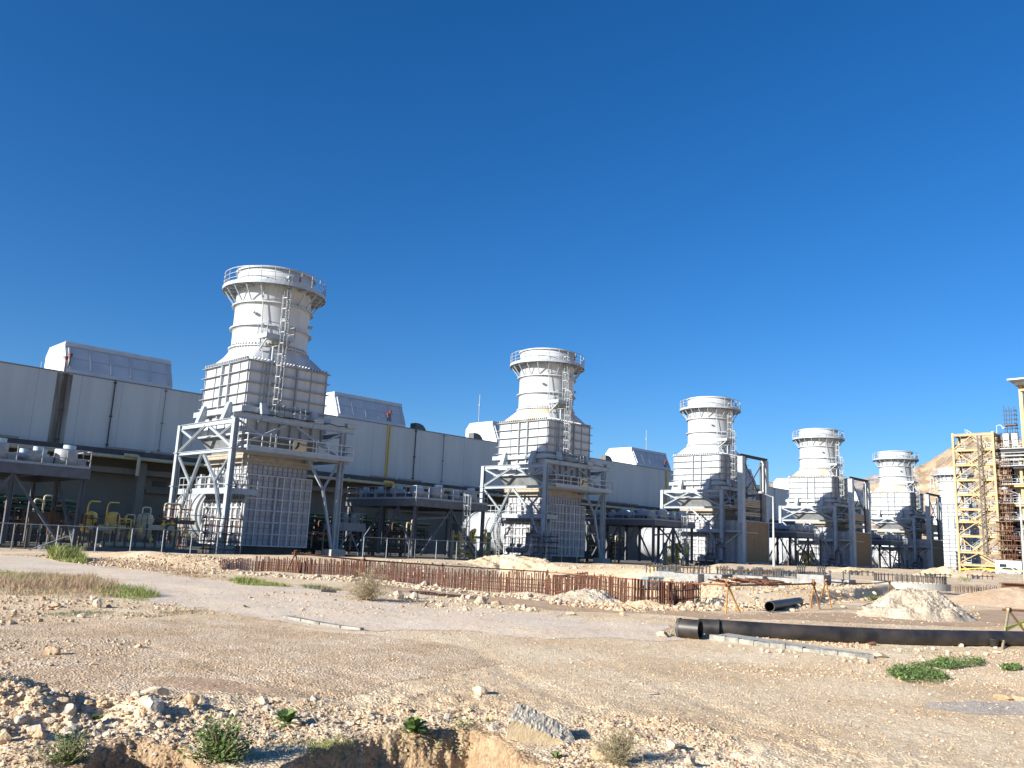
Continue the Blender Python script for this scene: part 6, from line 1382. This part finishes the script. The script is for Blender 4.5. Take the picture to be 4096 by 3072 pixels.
f1_ = [(i*m_+j, (i+1)*m_+j, (i+1)*m_+j+1, i*m_+j+1) for i in range(nf_) for j in range(m_-1)]
ends = [tuple(range(m_))[::-1], tuple(range(nf_*m_, nf_*m_+m_))]
M['lumpside'] = mat('lump_tan_side', (0.47, 0.37, 0.23), .85, col2=(.36, .27, .16), scale=14, bump=.3)
M['lumptop'] = mat('lump_grey_aggregate', (0.55, 0.49, 0.40), .95, col2=(.40, .35, .27), scale=22, amt=.4, bump=.5, bscale=60)
b = MB(); b.add(co, [f for f in f1_ if f[0] % m_ < 11]); b.build('smooth_side', M['lumpside'], t)
b = MB(); b.add(co, [f for f in f1_ if f[0] % m_ >= 11]+ends); b.build('rough_top', M['lumptop'], t)

# ------------------------------------------------------------------ plants
def blades(name, lab, cat, P, hs, w, m, lean=.5, kind=None, n_seg=2, grp=None, curl=.3):
    n = len(P); az_ = rng.uniform(0, 2*math.pi, n); ln = rng.uniform(0, lean, n)*hs; z = Hgt(P[:, 0], P[:, 1]); dx = np.cos(az_); dy = np.sin(az_)
    wx = -dy*w/2; wy = dx*w/2; vs = []
    for k in range(n_seg+1):
        t_ = k/n_seg; off = ln*(t_**1.6); hz = hs*t_*(1-curl*.3*t_); ww = (1-t_)*1.0+.08
        for sgn in (-1, 1): vs.append(np.stack([P[:, 0]+dx*off+sgn*wx*ww, P[:, 1]+dy*off+sgn*wy*ww, z+hz-.01], -1))
    v = np.stack(vs, 1); m_ = 2*(n_seg+1); f = []
    for k in range(n_seg): f.append([2*k, 2*k+1, 2*k+3, 2*k+2])
    f = (np.array(f)[None]+np.arange(n)[:, None, None]*m_).reshape(-1, 4); o = mesh_np(name, v.reshape(-1, 3), f, m); return tag(o, lab, cat, grp, kind)
def patch_pts(poly, n, clump=.6, sd=0, fr=1.5):
    P = np.array([G(x, y)[:2] for x, y in poly]); lo = P.min(0); hi = P.max(0); p = rng.uniform(lo, hi, (n*8, 2)); p = p[in_poly(p, poly)]
    c = fbm(p[:, 0]*fr, p[:, 1]*fr, 3, 100+sd)+.5*fbm(p[:, 0]*fr*4, p[:, 1]*fr*4, 2, 130+sd); p = p[c > rng.uniform(-.5, clump, len(p))]; return p[:n]
gp1 = [(-100, 2275), (100, 2268), (260, 2290), (400, 2330), (560, 2375), (640, 2395), (560, 2412), (380, 2420), (200, 2400), (0, 2385), (-200, 2380)]
def gr(name, poly, n, h, w, m, lab, sd, lean=1.1, fr=1.5, cl=.3):
    p = patch_pts(poly, n, cl, sd, fr); k = np.clip(.55+.9*fbm(p[:, 0]*1.1+sd, p[:, 1]*1.1, 3, 200+sd), .15, 1.15)
    c = p.mean(0); k *= np.clip(1.25-np.hypot(*(p-c).T)/(np.hypot(*(p-c).T).max()+1e-6), .2, 1)
    return blades(name, lab, None, p, rng.uniform(.35, 1, len(p))**1.3*h*k*1.25, w, M[m], lean, 'stuff')
gr('grass', [(-100, 2300), (300, 2300), (470, 2345), (480, 2400), (300, 2408), (0, 2390), (-200, 2385)], 15000, .42, .010, 'drygrass', 'dry reddish grass in the left verge', 1)
gr('grass', gp1, 7000, .22, .014, 'grass', 'green grass in the left verge', 2)
gr('grass', [(380, 2335), (520, 2375), (640, 2395), (560, 2410), (400, 2395), (350, 2360)], 5000, .3, .014, 'grass', 'green grass tip of the left verge', 3)
gr('grass', [(190, 2235), (260, 2222), (350, 2245), (345, 2254), (250, 2246)], 4500, .75, .04, 'grass', 'green tuft on the road edge at left', 4, fr=.4)
gr('grass', [(340, 2235), (560, 2250), (980, 2320), (900, 2330), (500, 2268)], 4000, .2, .03, 'drygrass', 'dry grass along the road edge', 5)
gr('grass', [(905, 2325), (990, 2318), (1180, 2348), (1120, 2352), (960, 2345)], 3500, .32, .02, 'grass', 'green grass along the road edge', 6, fr=.8)
gr('grass', [(1180, 2340), (1340, 2360), (1380, 2368), (1250, 2365)], 1800, .22, .018, 'olive', 'olive weeds by the road edge', 7)
gr('grass', [(470, 2455), (900, 2430), (870, 2446), (600, 2468)], 1800, .12, .012, 'straw', 'dry straw line on the dirt', 8)
gr('grass', [(0, 2460), (470, 2440), (450, 2455), (0, 2476)], 1800, .10, .012, 'olive', 'low weeds line on the dirt', 9)
gr('grass', [(3840, 2340), (3880, 2340), (3885, 2352), (3830, 2352)], 500, .6, .03, 'olive', 'tufts by the bar stubs', 10, fr=.4, cl=0)
gr('grass', [(0, 3000), (420, 2990), (430, 3080), (0, 3080)], 1500, .14, .006, 'straw', 'dry stalks in the lower left corner', 11, lean=1.4, cl=.1)
gr('grass', [(1230, 2960), (1420, 2940), (1420, 3072), (1230, 3072)], 2600, .16, .006, 'grass', 'thin green grass at the ditch', 12, lean=1.0, cl=.1)
gr('grass', [(700, 2960), (1250, 2930), (1300, 3050), (800, 3060)], 1600, .07, .006, 'olive', 'low mat around the shrubs', 13, lean=1.2)
gr('grass', [(2000, 2990), (2250, 3020), (2250, 3072), (2020, 3072)], 1500, .06, .008, 'redplant', 'red succulent mat at the ditch bottom', 14, lean=1.2, cl=-.1)
gr('grass', [(1750, 2990), (1850, 2980), (1850, 3072), (1700, 3072)], 600, .12, .005, 'straw', 'straw at the ditch', 15, lean=1.2, cl=0)
# ground cover, right
def cover(poly, n, sz, m, lab, sd, up=.05):
    p = patch_pts(poly, n, .15, sd, 1.2); nn = len(p); z = Hgt(p[:, 0], p[:, 1])+rng.uniform(0, up, nn)
    a = rng.uniform(0, 2*math.pi, nn); tl = rng.uniform(-.5, .8, nn); s_ = sz*rng.uniform(.5, 1.2, nn); d = np.stack([np.cos(a)*np.cos(tl), np.sin(a)*np.cos(tl), np.sin(tl)], -1); sd_ = np.stack([-np.sin(a), np.cos(a), rng.uniform(-.4, .4, nn)], -1)
    c = np.stack([p[:, 0], p[:, 1], z], -1); v = np.stack([c, c+d*s_[:, None]*.5+sd_*s_[:, None]*.32, c+d*s_[:, None], c+d*s_[:, None]*.5-sd_*s_[:, None]*.32], 1)
    tag(mesh_np('ground_cover', v.reshape(-1, 3), np.arange(nn*4).reshape(-1, 4), m), lab, None, None, 'stuff')
cover([(3555, 2680), (3640, 2662), (3720, 2660), (3760, 2640), (3880, 2632), (3945, 2648), (3930, 2665), (3840, 2672), (3760, 2690), (3800, 2715), (3740, 2735), (3620, 2725), (3545, 2700)], 7000, .045, M['leaf'], 'bright green creeping patch at the right', 31, .07)
cover([(4000, 2665), (4080, 2660), (4085, 2680), (4010, 2682)], 700, .05, M['leaf'], 'small green creeping patch at the right edge', 32)
cover([(1500, 2960), (1900, 2900), (1900, 2960), (1560, 3060)], 700, .03, M['leaf'], 'scattered leaves of weeds at ditch', 33)
def weed(px, py, wpx, lab, kind='broad', m='leaf', n=60, h=.6, cat='weed'):
    p = GP(px, py); D = (p-CAMV).length; w = wpx/FOC*D; b = MB(); rd_ = random.Random(int(px*7+py))
    t = thing('weed' if kind != 'shrub' else 'shrub', lab, cat, p, 'weeds and shrubs near the ditch'); st = MB()
    for i in range(n):
        a = rd_.uniform(0, 6.283); el_ = rd_.uniform(.15, 1.35); L_ = w*.5*rd_.uniform(.55, 1.05)
        d = Vector((math.cos(a)*math.cos(el_), math.sin(a)*math.cos(el_), math.sin(el_)*h*1.6)); s_ = Vector((-math.sin(a), math.cos(a), 0))
        if kind == 'broad':
            wd = L_*rd_.uniform(.16, .26); q = [d*L_*.15, d*L_*.5+Vector((0, 0, L_*.08)), d*L_*.85+Vector((0, 0, L_*.02)), d*L_*1.05-Vector((0, 0, L_*.08))]
            vs = [q[0], q[1]+s_*wd, q[1]-s_*wd, q[2]+s_*wd*.8, q[2]-s_*wd*.8, q[3]]; b.add(vs, [(0, 1, 2), (1, 3, 4, 2), (3, 5, 4)])
        else:
            tip = d*L_
            if kind == 'wiry':
                q0 = Vector((0, 0, 0)); dd = d.normalized()
                for k in range(5):
                    q1 = q0+dd*L_*.24; st.beam(q0, q1, .0022); 
                    for kk in range(3):
                        tw = (dd+Vector((rd_.uniform(-1, 1), rd_.uniform(-1, 1), rd_.uniform(-.6, .8)))).normalized(); e_ = q1+tw*L_*rd_.uniform(.1, .3); st.beam(q1, e_, .0014)
                        for _k in range(3 if m == 'olive' else 1):
                            c = q1.lerp(e_, rd_.uniform(.3, 1)); d2 = Vector((rd_.uniform(-1, 1), rd_.uniform(-1, 1), rd_.uniform(-1, 1)))*w*.022; s2 = Vector((d2.y, -d2.x, d2.z))*.4; b.add([c, c+d2*.5+s2, c+d2, c+d2*.5-s2], [(0, 1, 2, 3)])
                    q0 = q1; dd = (dd+Vector((rd_.uniform(-.45, .45), rd_.uniform(-.45, .45), rd_.uniform(-.3, .3)))).normalized()
                continue
            st.beam((0, 0, 0), tip, .003+.0006*w)
            for k in range(16 if kind == 'shrub' else 7):
                u = rd_.uniform(.25, 1.05); c = tip*u+Vector((rd_.uniform(-1, 1), rd_.uniform(-1, 1), rd_.uniform(-1, 1)))*w*.05; a2 = rd_.uniform(0, 6.283); l2_ = w*rd_.uniform(.03, .065); d2 = Vector((math.cos(a2), math.sin(a2), rd_.uniform(-.2, .9)))*l2_; s2 = Vector((-math.sin(a2), math.cos(a2), rd_.uniform(-.5, .5)))*l2_*.35
                if kind == 'wiry': b.add([c-d2, c-d2+s2*.12, c+d2*1.4, c+d2*1.4+s2*.12], [(0, 1, 3, 2)])
                else: b.add([c, c+d2*.5+s2, c+d2, c+d2*.5-s2], [(0, 1, 2, 3)])
    b.build('foliage', M[m], t)
    if kind != 'broad': st.build('stems', M['straw'], t)
    return t
weed(1140, 2905, 150, 'broadleaf green weed on the rubble left of centre', n=60, h=.5)
weed(880, 3040, 300, 'large dark green shrub at the lower left of the ditch', 'shrub', n=110, h=.62, cat='shrub')
weed(270, 3060, 210, 'leafy weed in the lower left corner', 'shrub', n=60, h=.7)
weed(385, 2862, 80, 'small dark weed in the rubble at left', 'broad', n=26, h=.35)
weed(1318, 3030, 170, 'bright green weed beside the thin grass at lower middle left', 'shrub', n=60, h=.7)
weed(1652, 2938, 140, 'rosette weed with dark leaves above the ditch', n=70, h=.55)
weed(1512, 3006, 90, 'yellow-green rosette left of the egg-shaped rock', n=40, h=.55)
weed(1640, 3016, 70, 'small rosette below the egg-shaped rock', n=36, h=.5)
weed(1596, 3050, 40, 'tiny bright seedling at the bottom middle', n=16, h=.6)
weed(1696, 2966, 34, 'tiny seedling right of the egg-shaped rock', n=14, h=.6)
weed(1500, 2950, 26, 'tiny round-leaved seedling left of the rosette', n=10, h=.6)
weed(2225, 3035, 60, 'tuft growing against the concrete lump', n=30, h=.7)
weed(1950, 2890, 34, 'single leafy sprig on the ditch edge', n=12, h=.9)
weed(2470, 3060, 230, 'wiry grey olive shrub at the bottom right of the lump', 'wiry', 'olive', n=90, h=.95, cat='shrub')
weed(1990, 3072, 140, 'dry twiggy plant below the concrete lump', 'wiry', 'straw', n=36, h=.8, cat='shrub')
weed(1400, 3020, 220, 'dry wiry grass tangle at lower middle left', 'wiry', 'straw', n=40, h=.7)
weed(2690, 2545, 30, 'tiny green weed at the sleeve foot', n=16, h=.6); weed(3500, 2408, 90, 'dark green tuft behind the left side of the gravel heap', 'shrub', n=60, h=.4); weed(982, 2430, 0+40, 'small green weed by the shadow on the road', n=16, h=.4)
weed(3386, 2572, 18, 'thin sprig standing behind the kerb row', n=8, h=1.2); weed(2912, 2540, 16, 'tiny sprig in front of the long pipe', n=8, h=.8)
t = weed(1470, 2402, 210, 'big round dry tumbleweed at the road edge', 'wiry', 'straw', n=240, h=.62, cat='tumbleweed')
b = MB(); pts = [GP(1295, 2932)]; pts += [Vector(at_dist(x, y, math.hypot(pts[0].x, pts[0].y))) for x, y in ((1262, 2880), (1236, 2830), (1224, 2790), (1226, 2722))]
b.pipe([q-pts[0] for q in pts], .004, 6, 2); o = b.build('dry_stalk', M['straw']); o.location = pts[0]; tag(o, 'single tall bent dry stalk rising over the dirt', 'stalk')
# lattice mast on the hillside
p = at_dist(3735, 2010, 620); t = thing('pylon', 'thin lattice pylon on the rocky hillside left of the stair tower', 'pylon', (p[0], p[1], p[2]-4))
q = at_dist(3728, 1895, 620); hgt = q[2]-p[2]+4; b = MB()
for sx_, sy_ in ((-1, -1), (1, -1), (1, 1), (-1, 1)): b.beam((sx_*2.6, sy_*2.6, 0), (sx_*.4, sy_*.4, hgt), .22)
for k in range(8):
    z0_ = hgt*k/8; z1_ = hgt*(k+1)/8; w0_ = 2.6-2.2*k/8; w1_ = 2.6-2.2*(k+1)/8
    for s_ in (-1, 1): b.beam((-w0_, s_*w0_, z0_), (w1_, s_*w1_, z1_), .14); b.beam((w0_, s_*w0_, z0_), (-w1_, s_*w1_, z1_), .14)
b.build('lattice', M['steel'], t)
b = MB()
for z in (.7, .82, .94): b.beam((-4.5, 0, hgt*z), (4.5, 0, hgt*z), .3)
b.build('cross_arms', M['steel'], t)

# odds and ends
p = GP(2946, 3066); b = MB(); b.tube((0, 0, -.05), (0.004, 0, .075), .006, 6); o = b.build('steel_stake', M['railrust']); o.location = p; tag(o, 'short rusty stake sticking up at the bottom edge', 'stake')
p = GP(1285, 2368); q = GP(1345, 2372); b = MB(); b.pipe([(0, 0, .03), ((q-p)*.5+Vector((0, 0, .05))), (q-p)+Vector((0, 0, .03))], .035, 8); o = b.build('hose_piece', M['black']); o.location = p; tag(o, 'short piece of black hose beside the tumbleweed', 'hose')
p = ground_at(4006, 2345, .35); b = MB(); b.hb((0, 0, 0), Vector((_r[0], _r[1], 0))*5.5, .5, .5, .06); o = b.build('steel_channel', M['rust']); o.location = p; tag(o, 'rusty steel beam lying behind the sand mound at the right edge', 'steel beam')
